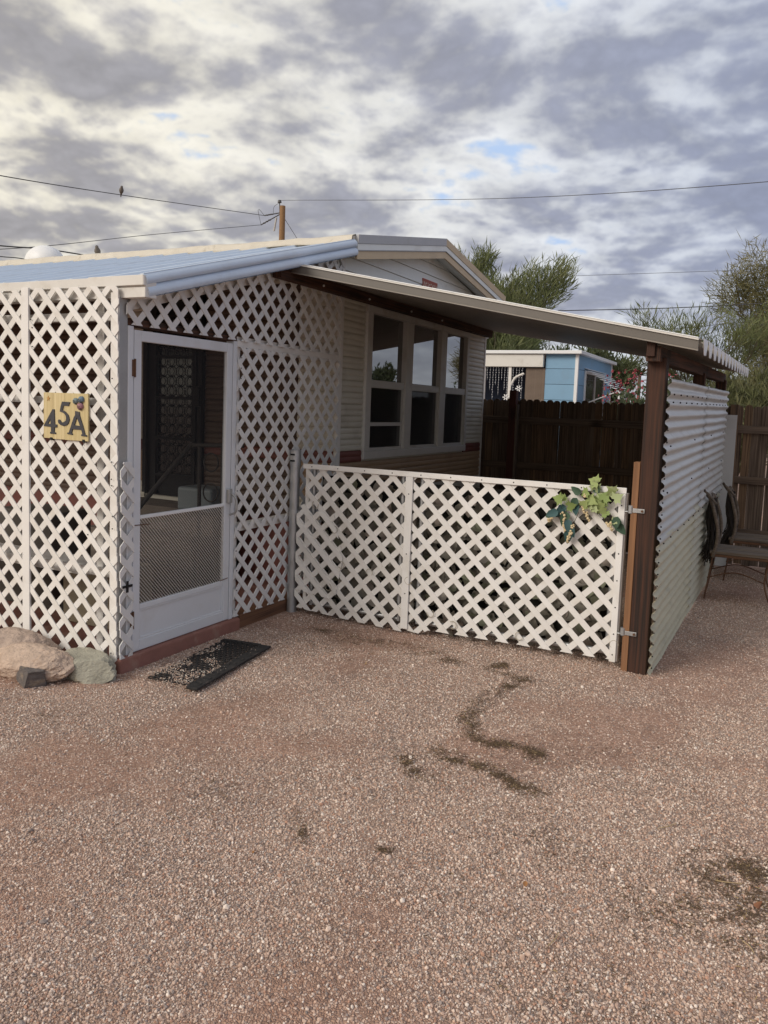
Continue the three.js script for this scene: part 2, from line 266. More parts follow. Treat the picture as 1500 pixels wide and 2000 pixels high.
  for (const [a, b] of [[-3.15, -3.04], [-4.065, -3.9], [-4.975, -4.81], [-5.69, -5.62]]) fr(a, b, 1.26, 2.56, 0.042);
  for (const [a, b] of [[-3.9, -3.15], [-4.81, -4.065], [-5.62, -4.975]]) {
    fr(a, b, 1.865, 1.94, 0.03);
    part(win, 'pane', bx(-0.022, -0.012, 1.93, 2.57, a - 0.01, b + 0.01), filmGlass);
    const sash = new THREE.MeshStandardMaterial({ color: col(0.012, 0.012, 0.013), transparent: true, opacity: 0.62, roughness: 0.9, side: THREE.DoubleSide });
    part(win, 'insect_screen', new THREE.PlaneGeometry(b - a, 0.62).rotateY(Math.PI / 2).translate(0.004, 1.56, (a + b) / 2), sash);
    part(win, 'sash', bx(-0.04, 0.016, 1.26, 1.29, a, b, 'z'), M.windowFrame); part(win, 'sash', bx(-0.04, 0.016, 1.29, 1.865, b - 0.025, b, 'y'), M.windowFrame); part(win, 'sash', bx(-0.04, 0.016, 1.29, 1.865, a, a + 0.025, 'y'), M.windowFrame);
    part(win, 'pane', bx(-0.034, -0.03, 1.28, 1.875, a, b), glass);
  }
  part(win, 'sash', bx(-0.028, 0.014, 1.5, 1.535, -3.875, -3.175, 'z'), M.windowFrame);
  // black security door on the long wall, its glass mirroring the porch lattice
  const sd = new THREE.Group(); sd.name = 'security_door'; home.add(sd);
  const dz = -2.585;
  part(sd, 'door_leaf', bx(-2.24, -1.49, 0.72, 2.74, dz - 0.015, dz + 0.005), M.black);
  part(sd, 'pane', bx(-2.06, -1.6, 0.95, 2.5, dz + 0.006, dz + 0.012), M.blackGloss);
  for (const y of [0.93, 1.3, 1.7, 2.1, 2.5]) part(sd, 'grille_bar', bx(-2.08, -1.58, y - 0.014, y + 0.014, dz + 0.02, dz + 0.045, 'x'), M.black);
  for (const x of [-2.21, -2.08, -1.58, -1.51]) part(sd, 'grille_bar', bx(x - 0.022, x + 0.022, 0.74, 2.72, dz + 0.01, dz + 0.05), M.black);
  const rings = []; for (let j = 0; j < 16; j++) for (let i = 0; i < 4; i++) rings.push(new THREE.TorusGeometry(0.047, 0.005, 4, 10).translate(-2.0 + i * 0.112, 1.0 + j * 0.096, dz + 0.03));
  part(sd, 'scroll_grille', merge(rings), M.black).userData.kind = 'stuff';
  part(sd, 'lock_box', bx(-1.57, -1.5, 1.62, 1.82, dz + 0.02, dz + 0.07, 'y', 0.01), M.black);
  part(sd, 'door_bell', new THREE.CylinderGeometry(0.05, 0.055, 0.03, 20).rotateX(Math.PI / 2).translate(-2.14, 2.3, dz + 0.06), M.windowFrame);
  // vent hood on the roof
  const dome = new THREE.SphereGeometry(0.21, 24, 12, 0, 6.2832, 0, 1.5708).scale(1.25, 0.95, 1).translate(-4.77, 3.32, -3.5);
  part(home, 'roof_vent', dome, M.whiteMetal, 'white domed roof vent');
  // rolled coating along the eave, wavy where the felt has lifted
  const r = rng(5), n = 220, pos = [], ix = []; const X = (i) => -9.8 + 9.98 * i / n;
  for (let i = 0; i <= n; i++) {
    const x = X(i), w = fbm(x * 1.3, 2, 4) * 0.035, up = 0.018 * Math.max(0, perlin(x * 1.05 + 3, 4)), s = 0.006 * fbm(x * 6, 8, 2);
    pos.push(x, 3.115 + w * 0.4 + s, -2.56, x, 3.135 + w * 0.6 + s, -2.5, x, 3.115 + w * 0.7 + s, -2.445, x, 3.065 + up + s, -2.428, x, 3.052 + up * 1.4, -2.432);
  }
  for (let i = 0; i < n; i++) for (let q = 0; q < 4; q++) { const a = i * 5 + q; ix.push(a, a + 1, a + 5, a + 1, a + 6, a + 5); }
  const g = new THREE.BufferGeometry(); g.setAttribute('position', new THREE.Float32BufferAttribute(pos, 3)); g.setIndex(ix); g.computeVertexNormals();
  part(home, 'roof_coating', uvm(g, 'x'), M.coating, 'peeling cream roof coating along the eave');
  // red and cream sticker on the gable
  const st = new THREE.Group(); st.name = 'gable_plaque'; home.add(st);
  part(st, 'plaque_board', bx(0.012, 0.022, 2.86, 3.06, -4.66, -4.27), std({ map: tex(128, 64, (u, v) => { const w = tn(u, v, 17, 7, 3, 4); const let_ = v < 0.62 && w > 0.02; return v > 0.74 ? [0.42, 0.06, 0.035] : let_ ? [0.55, 0.47, 0.38] : [0.33, 0.08, 0.05]; }, 0.4, 0.2), roughness: 0.6 }));
}

// ---------------------------------------------------------------- porch: roof, gutter, posts, floor, steps
const porch = thing('porch', 'white porch with ribbed metal roof coloured in reflected sky blue and gutter on the left', 'porch');
{
  const y0 = 2.375, y1 = 3.055, zA = 0.0, zB = -2.47, sl = (y1 - y0) / (zA - zB), yz = (z) => y0 + (zA - z) * sl;
  // sheets with ribs running up the slope, one part for each sheet
  for (let k = 0; k < 14; k++) {
    const xa = 0.18 - (k + 1) * 0.6, xb = xa + 0.6, p = [];
    for (const [u, h] of [[0, 0], [0.012, 0.016], [0.03, 0.016], [0.042, 0], [0.15, 0], [0.156, 0.005], [0.164, 0.005], [0.17, 0], [0.27, 0], [0.276, 0.005], [0.284, 0.005], [0.29, 0], [0.3, 0], [0.312, 0.016], [0.33, 0.016], [0.342, 0], [0.45, 0], [0.456, 0.005], [0.464, 0.005], [0.47, 0], [0.598, 0]]) p.push([xa + u, h]);
    const bot = p.slice().reverse().map(([x, h]) => [x, h - 0.004]);
    const g = new THREE.ExtrudeGeometry(shape([...p, ...bot]), { depth: Math.hypot(zA - zB, y1 - y0), bevelEnabled: false });
    g.rotateX(Math.atan(sl)); g.translate(0, y1 + 0.006, zB); part(porch, 'roof_sheet', uvm(g, 'z'), M.roofMetalSkyTint);
  }
  part(porch, 'ceiling', extX([[0.02, y0 - 0.06], [2.47, y1 - 0.06], [2.47, y1 - 0.03], [0.02, y0 - 0.03]], -8.2, 8.36), M.siding);
  // side fascia with two rolled bands
    const roll = [[0.16, 0], [0.19, 0]]; for (const [h0, h1, d] of [[-0.004, -0.062, 0.026], [-0.068, -0.132, 0.026]]) { roll.push([0.188, h0]); for (let i = 0; i <= 8; i++) { const t = i / 8; roll.push([0.184 + d * Math.pow(Math.sin(Math.PI * (0.08 + 0.72 * t)), 0.8), mix(h0 - 0.004, h1, t)]); } roll.push([0.183, h1 - 0.003]); } roll.push([0.2, -0.137], [0.16, -0.137]);
  { const g = new THREE.ExtrudeGeometry(shape(roll), { depth: Math.hypot(2.48, y1 + 0.012 - y0), bevelEnabled: false }); g.rotateX(Math.atan((y1 + 0.012 - y0) / 2.48)); g.translate(0, y1 + 0.04, -2.475); part(porch, 'fascia', uvm(g, 'z'), M.roofMetalSkyTint); }
  part(porch, 'fascia_board', extX([[0.02, y0 - 0.11], [2.47, y1 - 0.1], [2.47, y1], [0.02, y0]], 0.05, 0.128), M.trim);
  const gp = [[0.0, 2.27], [-0.004, 2.272], [-0.004, 2.325], [-0.008, 2.332], [0.012, 2.338], [0.012, 2.388], [0.004, 2.392], [-0.09, 2.392], [-0.09, 2.27]];
  part(porch, 'gutter', extX(gp.map(([z, y]) => [-z, y]), -8.2, 8.4, [], 'x'), M.gutter);
  part(porch, 'gutter_joint', bx(-0.24, 0.196, 2.336, 2.395, 0.006, 0.0155, 'x', 0.003), M.gutter); part(porch, 'gutter_joint', bx(-0.2, 0.198, 2.268, 2.328, -0.008, 0.0, 'x', 0.003), M.gutter);
  part(porch, 'corner_post', bx(-0.055, 0.012, 0, 2.27, -0.055, 0.012, 'y', 0.004), M.aluminium);
  part(porch, 'corner_trim', bx(-0.05, 0.006, 0.05, 2.3, 0.0125, 0.019), M.trim);
  part(porch, 'stud', bx(-0.25, -0.19, 0.03, 2.27, -0.105, -0.065, 'y', 0.003), M.trim);
  part(porch, 'stud', bx(-1.36, -1.3, 0.03, 2.27, -0.105, -0.065, 'y', 0.003), M.trim);
  for (const [a, b] of [[2.14, 2.19], [1.63, 1.675], [0.575, 0.625]]) part(porch, 'rail', bx(-2.6, -0.056, a, b, -0.062, -0.02, 'x', 0.003), M.trim);
  part(porch, 'bench_top', bx(-2.6, -0.3, 0.56, 0.573, -0.42, -0.03, 'x'), M.trim);
  // door frame of the opening
  part(porch, 'door_jamb', bx(-0.05, 0.018, 0.09, 2.115, -0.1, -0.056, 'y', 0.004), M.doorWhite);
  part(porch, 'door_jamb', bx(-0.05, 0.018, 0.09, 2.115, -1.115, -1.072, 'y', 0.004), M.doorWhite);
  part(porch, 'door_header', bx(-0.05, 0.012, 2.112, 2.16, -1.115, -0.056, 'z', 0.004), M.oldBeam);
  part(porch, 'batten', bx(0.004, 0.018, 2.075, 2.125, -2.57, -1.116, 'z', 0.003), M.trim);
  part(porch, 'side_rail', bx(-0.05, 0.002, 2.06, 2.15, -2.57, -1.116, 'z'), M.trim);
  part(porch, 'side_rail', bx(-0.04, 0.002, 0.73, 0.79, -2.57, -1.116, 'z'), M.trim);
  part(porch, 'side_rail', extX([[0.06, 2.2], [2.57, 2.9], [2.57, 2.96], [0.06, 2.26]], -0.045, 0.045), M.trim);
  part(porch, 'side_stud', bx(-0.045, 0.0, 0.09, 2.06, -1.17, -1.116), M.trim);
  part(porch, 'corner_board', bx(0.0, 0.02, 0.12, 2.66, -2.6, -2.565), M.trim);
  // floor, red kerb under the door, sill beam, front kerb
  part(porch, 'floor', bx(-8, -0.06, -0.1, 0.03, -2.6, -0.03), M.redConcrete);
  const kerb = new RoundedBoxGeometry(0.16, 0.13, 1.2, 3, 0.02); { const p = kerb.attributes.position; for (let i = 0; i < p.count; i++) { const z = p.getZ(i), e = fbm(z * 5, p.getY(i) * 9, 3) * 0.02; p.setX(i, p.getX(i) + e); p.setY(i, p.getY(i) + e * 0.4); } kerb.computeVertexNormals(); kerb.translate(-0.03, 0.026, -0.575); }
  part(porch, 'threshold', uvm(kerb, 'z'), M.redConcrete, 'chipped red painted concrete threshold');
  part(porch, 'sill_beam', bx(-0.075, 0.03, -0.03, 0.1, -2.6, -1.19, 'z', 0.006), M.sill, 'brown timber sill beam at the ground');
  part(porch, 'front_kerb', bx(-8, -0.06, -0.05, 0.05, -0.1, 0.01), M.redConcrete);
  part(porch, 'far_wall', bx(-8.1, -8.0, 0, 2.7, -2.6, 0), M.siding);
  // steps with an iron handrail
  for (const [i, h] of [[0, 0.24], [1, 0.46], [2, 0.68]]) part(porch, 'step', bx(-2.3, -1.0, 0.03, h, -2.58, -1.55 - i * 0.3, 'x', 0.008), M.concrete);
  part(porch, 'skirting', bx(-7, -2.3, 0.03, 0.62, -2.575, -2.55), M.sidingMaroon); part(porch, 'skirting', bx(-1.0, -0.02, 0.03, 0.62, -2.575, -2.55), M.sidingMaroon);
}
const railing = thing('stair_railing', 'dark iron stair railing behind the screen door', 'railing', [-0.75, 0, -1.6]);
{
  part(railing, 'handrail', merge([rod(V(-0.42, 0.17, 0.98), V(-0.06, 1.315, 0.0), 0.02), new THREE.SphereGeometry(0.02, 8, 6).translate(-0.06, 1.315, 0), rod(V(-0.06, 1.315, 0.0), V(0.4, 1.33, -0.1), 0.018)]), M.iron);
  part(railing, 'baluster', rod(V(0.02, 0.03, -0.02), V(0.02, 1.31, -0.02), 0.016), M.iron); part(railing, 'baluster', rod(V(0.22, 0.03, -0.06), V(0.22, 1.31, -0.06), 0.014), M.iron);
  part(railing, 'baluster', rod(V(-0.42, 0.03, 0.98), V(-0.42, 0.17, 0.98), 0.016), M.iron);
  part(railing, 'lower_rail', rod(V(0.02, 0.75, -0.02), V(0.4, 0.75, -0.1), 0.01), M.iron);
  part(railing, 'scroll', new THREE.TorusGeometry(0.075, 0.007, 6, 24).translate(0.12, 1.18, -0.04), M.iron); part(railing, 'scroll', new THREE.TorusGeometry(0.075, 0.007, 6, 24).translate(0.12, 0.93, -0.04), M.iron);
}
solo('storage_tote', uvm(new RoundedBoxGeometry(0.4, 0.22, 0.3, 3, 0.03).translate(-1.15, 0.79, -2.2), 'x'), std({ color: col(0.2, 0.24, 0.26), roughness: 0.5 }), 'grey-blue plastic box on the top porch step', 'box');
for (const [x, z, w, h, c, l, n] of [[-0.85, -0.75, 0.5, 0.42, [0.38, 0.33, 0.24], 'beige carton on the porch floor behind the lattice', 'carton'], [-1.7, -0.9, 0.6, 0.75, [0.09, 0.08, 0.07], 'dark bin on the porch floor behind the lattice', 'bin']])
  solo(n, uvm(new RoundedBoxGeometry(w, h, 0.4, 2, 0.012).translate(x, 0.03 + h / 2, z), 'y'), std({ color: col(...c), roughness: 0.85 }), l, n === 'bin' ? 'bin' : 'box');

// ---------------------------------------------------------------- lattice: every slat is cut to its panel and laid in two layers
const PITCH = 0.1535 / Math.SQRT2, SLAT = 0.0385;
function lattice(parent, poly, hole, place, mats, seed, slat = SLAT) {
  const r = rng(seed), q = Math.SQRT1_2;
  for (const [layer, nx, ny] of [[0, q, -q], [1, q, q]]) {
    const proj = poly.map(([a, b]) => nx * a + ny * b), lo = Math.min(...proj), hi = Math.max(...proj), c0 = nx * hole[0] + ny * hole[1] + PITCH / 2;
    for (let k = Math.floor((lo - c0) / PITCH); k <= Math.ceil((hi - c0) / PITCH); k++) {
      const c = c0 + k * PITCH + (r() - 0.5) * 0.0025, w = slat / 2, p = clipHalf(clipHalf(poly, nx, ny, c + w), -nx, -ny, -(c - w));
      if (p.length < 3) continue;
      let area = 0; for (let i = 0; i < p.length; i++) { const a = p[i], b = p[(i + 1) % p.length]; area += a[0] * b[1] - a[1] * b[0]; }
      if (Math.abs(area) < 0.0006) continue;
      const g = new THREE.ExtrudeGeometry(shape(p), { depth: 0.0055, bevelEnabled: false }), uv = g.attributes.uv, ou = r() * 3, ov = r() * 3;
      g.translate(0, 0, layer * 0.0058 + (r() - 0.5) * 0.0006); for (let i = 0; i < uv.count; i++) uv.setXY(i, uv.getX(i) + ou, uv.getY(i) + ov);
      place(g); part(parent, 'slat', g, mats[Math.floor(r() * mats.length)]);
    }
  }
}
const faceX = (x0) => (g) => { g.rotateY(Math.PI / 2); g.translate(x0, 0, 0); };
const faceZ = (z0) => (g) => g.translate(0, 0, z0);
function nails(parent, pts, r = 0.0045) { parent.add(Object.assign(new THREE.Mesh(merge(pts.map(([x, y, z]) => new THREE.SphereGeometry(r, 6, 4).translate(x, y, z))), M.screw), { name: 'nail_heads', userData: { kind: 'stuff' } })); }

const latFront = thing('lattice_fence', 'white lattice panel carrying the house number sign', 'lattice');
lattice(latFront, [[-0.735, 0.045], [0.018, 0.045], [0.018, 2.335], [-0.735, 2.345]], [-0.656, 2.12], faceZ(0.02), latticeMats, 101);
part(latFront, 'cover_strip', bx(-0.803, -0.737, 0.06, 2.35, 0.02, 0.036, 'y', 0.003), latticeMats[2]);
{ const r = rng(4), p = []; for (let i = 0; i < 22; i++) p.push([[-0.71, -0.22, -0.02][i % 3] + (r() - 0.5) * 0.02, 0.1 + r() * 2.15, 0.033]); nails(latFront, p); }
const latLeft = thing('lattice_fence', 'white lattice panel at the left edge of the photo', 'lattice');
lattice(latLeft, [[-2.3, 0.045], [-0.805, 0.045], [-0.805, 2.335], [-2.3, 2.345]], [-0.862, 2.095], faceZ(0.02), latticeMats, 102);
const latSide = thing('lattice_fence', 'tall white lattice panel between the screen door and the window wall', 'lattice');
lattice(latSide, [[1.112, 0.1], [2.575, 0.1], [2.575, 2.075], [1.112, 2.075]], [1.437, 1.572], faceX(0.02), latticeGreyMats, 103);
{ const r = rng(6), p = []; for (let i = 0; i < 26; i++) p.push([0.033, 0.15 + i * 0.074, -1.125 - r() * 0.02]); nails(latSide, p); }
const latTop = thing('lattice_fence', 'sloping white lattice strip above the screen door under the eave', 'lattice');
lattice(latTop, [[0.03, 2.12], [2.575, 2.12], [2.575, 2.96], [0.03, 2.262]], [0.345, 2.29], faceX(0.022), latticeGreyMats, 104);
const latStrip = thing('lattice_fence', 'narrow white lattice offcut beside the screen door hinges', 'lattice');
lattice(latStrip, [[-0.022, 0.09], [0.088, 0.09], [0.088, 1.27], [0.062, 1.3], [0.0, 1.3], [-0.022, 1.27]], [0.034, 1.2], faceX(0.034), latticeGreyMats, 105);
part(latStrip, 'latch', bx(0.047, 0.052, 0.53, 0.545, -0.07, 0.01, 'z'), M.black); part(latStrip, 'latch', bx(0.047, 0.054, 0.5, 0.57, -0.035, -0.02), M.black);

// ---------------------------------------------------------------- screen door
const door = thing('screen_door', 'white aluminium screen door with metal grille and solid kick panel', 'door', [0, 0.095, -0.586]);
{
  const hw = 0.479, T = 2.0, b = (z0, z1, y0, y1, x0 = -0.016, x1 = 0.016, ax = 'y', r = 0.005) => bx(x0, x1, y0, y1, z0, z1, ax, r);
  part(door, 'stile', b(hw - 0.062, hw, 0, T), M.doorWhite); part(door, 'stile', b(-hw, -hw + 0.062, 0, T), M.doorWhite);
  part(door, 'top_rail', b(-hw + 0.062, hw - 0.062, T - 0.066, T, -0.016, 0.016, 'z'), M.doorWhite);
  part(door, 'bottom_rail', b(-hw + 0.062, hw - 0.062, 0.0, 0.07, -0.016, 0.016, 'z'), M.doorWhite);
  part(door, 'middle_rail', b(-hw + 0.062, hw - 0.062, 0.262, 0.296, -0.012, 0.014, 'z'), M.doorWhite);
  part(door, 'push_rail', b(-hw + 0.062, hw - 0.062, 0.838, 0.86, -0.01, 0.014, 'z', 0.004), M.whiteMetal);
  part(door, 'kick_panel', b(-hw + 0.06, hw - 0.06, 0.07, 0.262, -0.006, 0.004, 'z', 0), M.doorWhite);
  for (const [z0, z1, y0, y1] of [[-hw + 0.062, hw - 0.062, 0.07, 0.082], [-hw + 0.062, hw - 0.062, 0.25, 0.262], [-hw + 0.062, -hw + 0.074, 0.082, 0.25], [hw - 0.074, hw - 0.062, 0.082, 0.25]]) part(door, 'panel_bead', b(z0, z1, y0, y1, 0.004, 0.011, 'z', 0.002), M.doorWhite);
  part(door, 'insect_screen', new THREE.PlaneGeometry(2 * hw - 0.12, T - 0.066 - 0.86).rotateY(Math.PI / 2).translate(-0.004, (T - 0.066 + 0.86) / 2, 0), new THREE.MeshStandardMaterial({ color: col(0.02, 0.02, 0.021), transparent: true, opacity: 0.42, roughness: 0.9, side: THREE.DoubleSide }));
  part(door, 'backing_screen', new THREE.PlaneGeometry(2 * hw - 0.12, 0.545).rotateY(Math.PI / 2).translate(-0.006, 0.567, 0), new THREE.MeshStandardMaterial({ color: col(0.10, 0.09, 0.08), transparent: true, opacity: 0.45, roughness: 0.9, side: THREE.DoubleSide }));
  // expanded-metal grille: zigzag strands
  const gs = [], cw = 0.0245, ch = 0.0125, nx = Math.floor((2 * hw - 0.124) / cw), ny = Math.floor(0.542 / ch);
  for (let j = 0; j <= ny; j++) {
    const pos = [], ix = []; const yb = 0.296 + j * ch, s = j % 2 ? 1 : -1;
    for (let i = 0; i <= nx * 2; i++) { const z = -hw + 0.062 + i * cw / 2, y = Math.min(0.838, Math.max(0.296, yb + ((i % 2) * 2 - 1) * s * ch * 0.5)); pos.push(0.004, y - 0.003, z, 0.009, y + 0.003, z); if (i) { const a = (i - 1) * 2; ix.push(a, a + 2, a + 1, a + 1, a + 2, a + 3); } }
    const g = new THREE.BufferGeometry(); g.setAttribute('position', new THREE.Float32BufferAttribute(pos, 3)); g.setIndex(ix); g.computeVertexNormals(); gs.push(g);
  }
  part(door, 'expanded_metal_grille', merge(gs), std({ color: col(0.72, 0.71, 0.69), roughness: 0.5, metalness: 0.1 })).userData.kind = 'stuff';
  const h = new THREE.Group(); h.name = 'handle'; door.add(h);
  part(h, 'latch_body', b(-hw + 0.006, -hw + 0.05, 0.86, 0.965, 0.016, 0.045, 'y', 0.01), M.aluminium); part(h, 'pull', tube([[0.045, 0.93, -hw + 0.02], [0.075, 0.9, -hw + 0.012], [0.075, 0.8, -hw + 0.012], [0.03, 0.775, -hw + 0.02]], 0.008, 16, 6), M.aluminium);
  for (const y of [0.16, 1.72]) { const k = part(door, 'hinge', b(hw - 0.008, hw + 0.022, y, y + 0.1, 0.0165, 0.024, 'y', 0.002), M.rust); part(k, 'hinge_pin', new THREE.CylinderGeometry(0.006, 0.006, 0.11, 8).translate(0.026, y + 0.05, hw + 0.004), M.rust); }
  part(door, 'wire_tie', rod(V(0.018, 0.805, hw - 0.01), V(0.022, 0.8, hw - 0.13), 0.003, 5), M.rust); part(door, 'wire_tie', rod(V(0.018, 0.31, -hw + 0.015), V(0.02, 0.305, -hw + 0.1), 0.003, 5), M.rust);
}

// ---------------------------------------------------------------- lean-to: ledger, roof pans, fascia, beam, posts
const lean = thing('carport', 'low lean-to carport with taupe metal pan roof on dark timber posts', 'carport');
{
  const topY = (x) => 2.772 - 0.199 * x, shear = (g) => { const p = g.attributes.position; for (let i = 0; i < p.count; i++) { const x = p.getX(i), z = p.getZ(i); p.setXYZ(i, x + 0.012 * Math.max(0, -1.62 - z) * (x > 1 ? x / 3 : 0), p.getY(i) + 0.019 * Math.max(0, -1.62 - z) * Math.max(0, x) / 3.05, z); } g.computeVertexNormals(); return g; };
  const n = 15, pw = (6.42 - 1.66) / n, slope = Math.atan(0.199), len = 3.05 / Math.cos(slope);
  for (let k = 0; k < n; k++) {                      // pans lie side by side; each is a folded sheet
    const a0 = 1.66 + k * pw, q = [];
    for (const [u, h] of [[0, 0], [0.012, 0], [0.016, -0.037], [0.06, -0.04], [0.061, -0.018], [0.07, -0.018], [0.071, -0.04], [0.12, -0.04], [0.121, -0.018], [0.13, -0.018], [0.131, -0.04], [0.18, -0.04], [0.181, -0.018], [0.19, -0.018], [0.191, -0.04], [0.24, -0.04], [0.241, -0.018], [0.25, -0.018], [0.251, -0.04], [pw - 0.012, -0.04], [pw - 0.008, 0], [pw - 0.001, 0]]) q.push([a0 + u, h]);
    const low = q.slice().reverse().map(([u, h]) => [u, h - 0.003]);
    const g = new THREE.ExtrudeGeometry(shape([...q, ...low]), { depth: len, bevelEnabled: false }); g.rotateY(Math.PI / 2); g.rotateZ(-slope); g.translate(0.02, topY(0.02), 0);
    let gg = shear(uvm(g, 'x')); part(lean, 'roof_pan', gg, M.pan);
    // folded white end of the pan
    const zt = -(a0 + pw / 2), w = pw / 2 - 0.025, f = new THREE.ExtrudeGeometry(shape([[-w, 0.0], [w, 0.0], [w * 0.42, -0.098], [w * 0.16, -0.098], [0.0, -0.078], [-w * 0.16, -0.102], [-w * 0.42, -0.098]]), { depth: 0.003, bevelEnabled: false });
    f.rotateY(Math.PI / 2); f.translate(3.076, topY(3.07) + 0.01, zt); part(lean, 'end_flap', shear(uvm(f, 'y')), M.whiteMetal);
  }
  // front fascia channel (outline in (x, y))
  const fas = (o0, o1, z, t, m) => part(lean, 'fascia', extZ([[0.03, topY(0.03) - o1], [3.055, topY(3.055) - o1], [3.055, topY(3.055) - o0], [0.03, topY(0.03) - o0]], z, t), m);
  fas(0.010, 0.062, -1.655, 0.014, M.taupe); fas(-0.002, 0.0085, -1.655, 0.024, M.gutter); fas(0.0635, 0.072, -1.66, 0.026, M.pan);
  part(lean, 'roof_lip', extZ([[0.03, topY(0.03) + 0.006], [3.05, topY(3.05) + 0.006], [3.05, topY(3.05) + 0.012], [0.03, topY(0.03) + 0.012]], -1.75, 0.09), M.whiteMetal);
  part(lean, 'ledger', bx(0.036, 0.115, 2.624, 2.712, -6.3, -1.5, 'z', 0.004), M.oldBeam, 'dark weathered ledger board along the wall');
  // outer beam and posts
  const beam = bx(2.745, 2.835, 2.03, 2.125, -6.5, -1.7, 'z', 0.006); { const p = beam.attributes.position; for (let i = 0; i < p.count; i++) { const d = -1.7 - p.getZ(i); p.setX(i, p.getX(i) + 0.014 * d); p.setY(i, p.getY(i) + 0.017 * d); } beam.computeVertexNormals(); }
  part(lean, 'beam', beam, M.oldBeam);
  const post = part(lean, 'post', bx(2.745, 2.862, -0.05, 2.06, -1.9, -1.775, 'y', 0.006), M.redwood, 'reddish brown timber post at the gate'); part(post, 'post_top', bx(2.75, 2.8, 2.06, 2.165, -1.77, -1.68, 'y', 0.004), M.redwood);
  part(lean, 'post', bx(2.785, 2.885, -0.05, 2.09, -4.22, -4.12, 'y', 0.006), M.oldBeam); part(lean, 'post', bx(2.81, 2.92, -0.05, 2.13, -6.38, -6.27, 'y', 0.006), M.oldBeam);
  part(lean, 'nailing_board', bx(2.702, 2.7435, -0.04, 1.39, -1.87, -1.772, 'y', 0.003), M.cedar, 'newer orange-brown board on the post');
  for (const z of [-2.1, -2.9, -3.8, -4.6]) part(lean, 'hook', new THREE.SphereGeometry(0.01, 8, 6).translate(0.122, 2.65, z), M.whiteMetal);
}

// ---------------------------------------------------------------- corrugated side wall
const corr = thing('corrugated_wall', 'translucent corrugated fibreglass sheets forming the carport side wall', 'wall'); corr.userData.kind = 'thing';
{
  const plastic = (c, s, t) => new THREE.MeshPhysicalMaterial({ map: mottled(c, 0.07, s, 0.45, t, 0.8), roughness: 0.45, transmission: 0.32, thickness: 0, side: THREE.DoubleSide });
  const white = plastic([0.66, 0.665, 0.635], [0.45, 0.43, 0.38], 61), white2 = plastic([0.62, 0.615, 0.58], [0.42, 0.39, 0.33], 62), yellow = plastic([0.68, 0.64, 0.45], [0.42, 0.40, 0.28], 63), yellow2 = plastic([0.64, 0.61, 0.46], [0.36, 0.35, 0.25], 64);
  const sheet = (name, z0, z1, y0, y1, off, m, seed) => {
    const per = 0.0735, ny = Math.round((y1 - y0) / per * 8), nz = Math.round((z0 - z1) / 0.07), pos = [], uv = [], ix = [];
    for (let i = 0; i <= nz; i++) for (let j = 0; j <= ny; j++) {
      const z = z0 + (z1 - z0) * i / nz, y = y0 + (y1 - y0) * j / ny, ph = (y / per) % 1, tri = Math.abs(ph * 2 - 1), wv = (sst(0.2, 0.8, tri) - 0.5) * 0.021;
      const bow = 0.012 * fbm(z * 0.9 + seed, y * 1.4, 2) + 0.012 * Math.max(0, -1.75 - z) , rag = j === 0 ? 0.012 * fbm(z * 3 + seed, 1, 2) : 0;
      pos.push(2.89 + off + wv + bow, y + rag + 0.006 * fbm(z * 1.3, y * 3 + seed, 2) + 0.008 * (-1.75 - z) * y, z); uv.push(z, y);
    }
    for (let i = 0; i < nz; i++) for (let j = 0; j < ny; j++) { const a = i * (ny + 1) + j; ix.push(a, a + 1, a + ny + 1, a + 1, a + ny + 2, a + ny + 1); }
    const g = new THREE.BufferGeometry(); g.setAttribute('position', new THREE.Float32BufferAttribute(pos, 3)); g.setAttribute('uv', new THREE.Float32BufferAttribute(uv, 2)); g.setIndex(ix); g.computeVertexNormals(); part(corr, name, g, m);
  };
  sheet('sheet', -1.745, -3.74, 0.012, 0.90, 0, yellow, 1); sheet('sheet', -3.66, -6.12, 0.012, 0.92, 0.006, yellow2, 2);
  sheet('sheet', -1.735, -4.02, 0.86, 1.93, 0.005, white, 3); sheet('sheet', -3.94, -6.18, 0.87, 1.93, 0.011, white2, 4);
  const r = rng(12), p = []; for (const y of [0.87, 1.83, 1.78, 1.5, 1.2]) for (let i = 0; i < 14; i++) { const z = -1.82 - i * 0.33 - r() * 0.05, d = -1.75 - z; if ((y === 1.5 || y === 1.2) && i % 4) continue; p.push([2.905 + 0.012 * d + 0.006, y + 0.008 * d * y, z]); } for (let i = 0; i < 24; i++) p.push([2.89 + 0.008, 0.06 + i * 0.0735 * 1.05, -1.76]);
  nails(corr, p, 0.006);
}
solo('flat_panel', bx(2.9, 3.06, 0.0, 1.74, -6.34, -6.325), std({ map: mottled([0.46, 0.47, 0.48], 0.05, [0.35, 0.34, 0.33], 0.3, 71), roughness: 0.6 }), 'flat pale grey panel closing the gap beside the corrugated wall', 'panel');

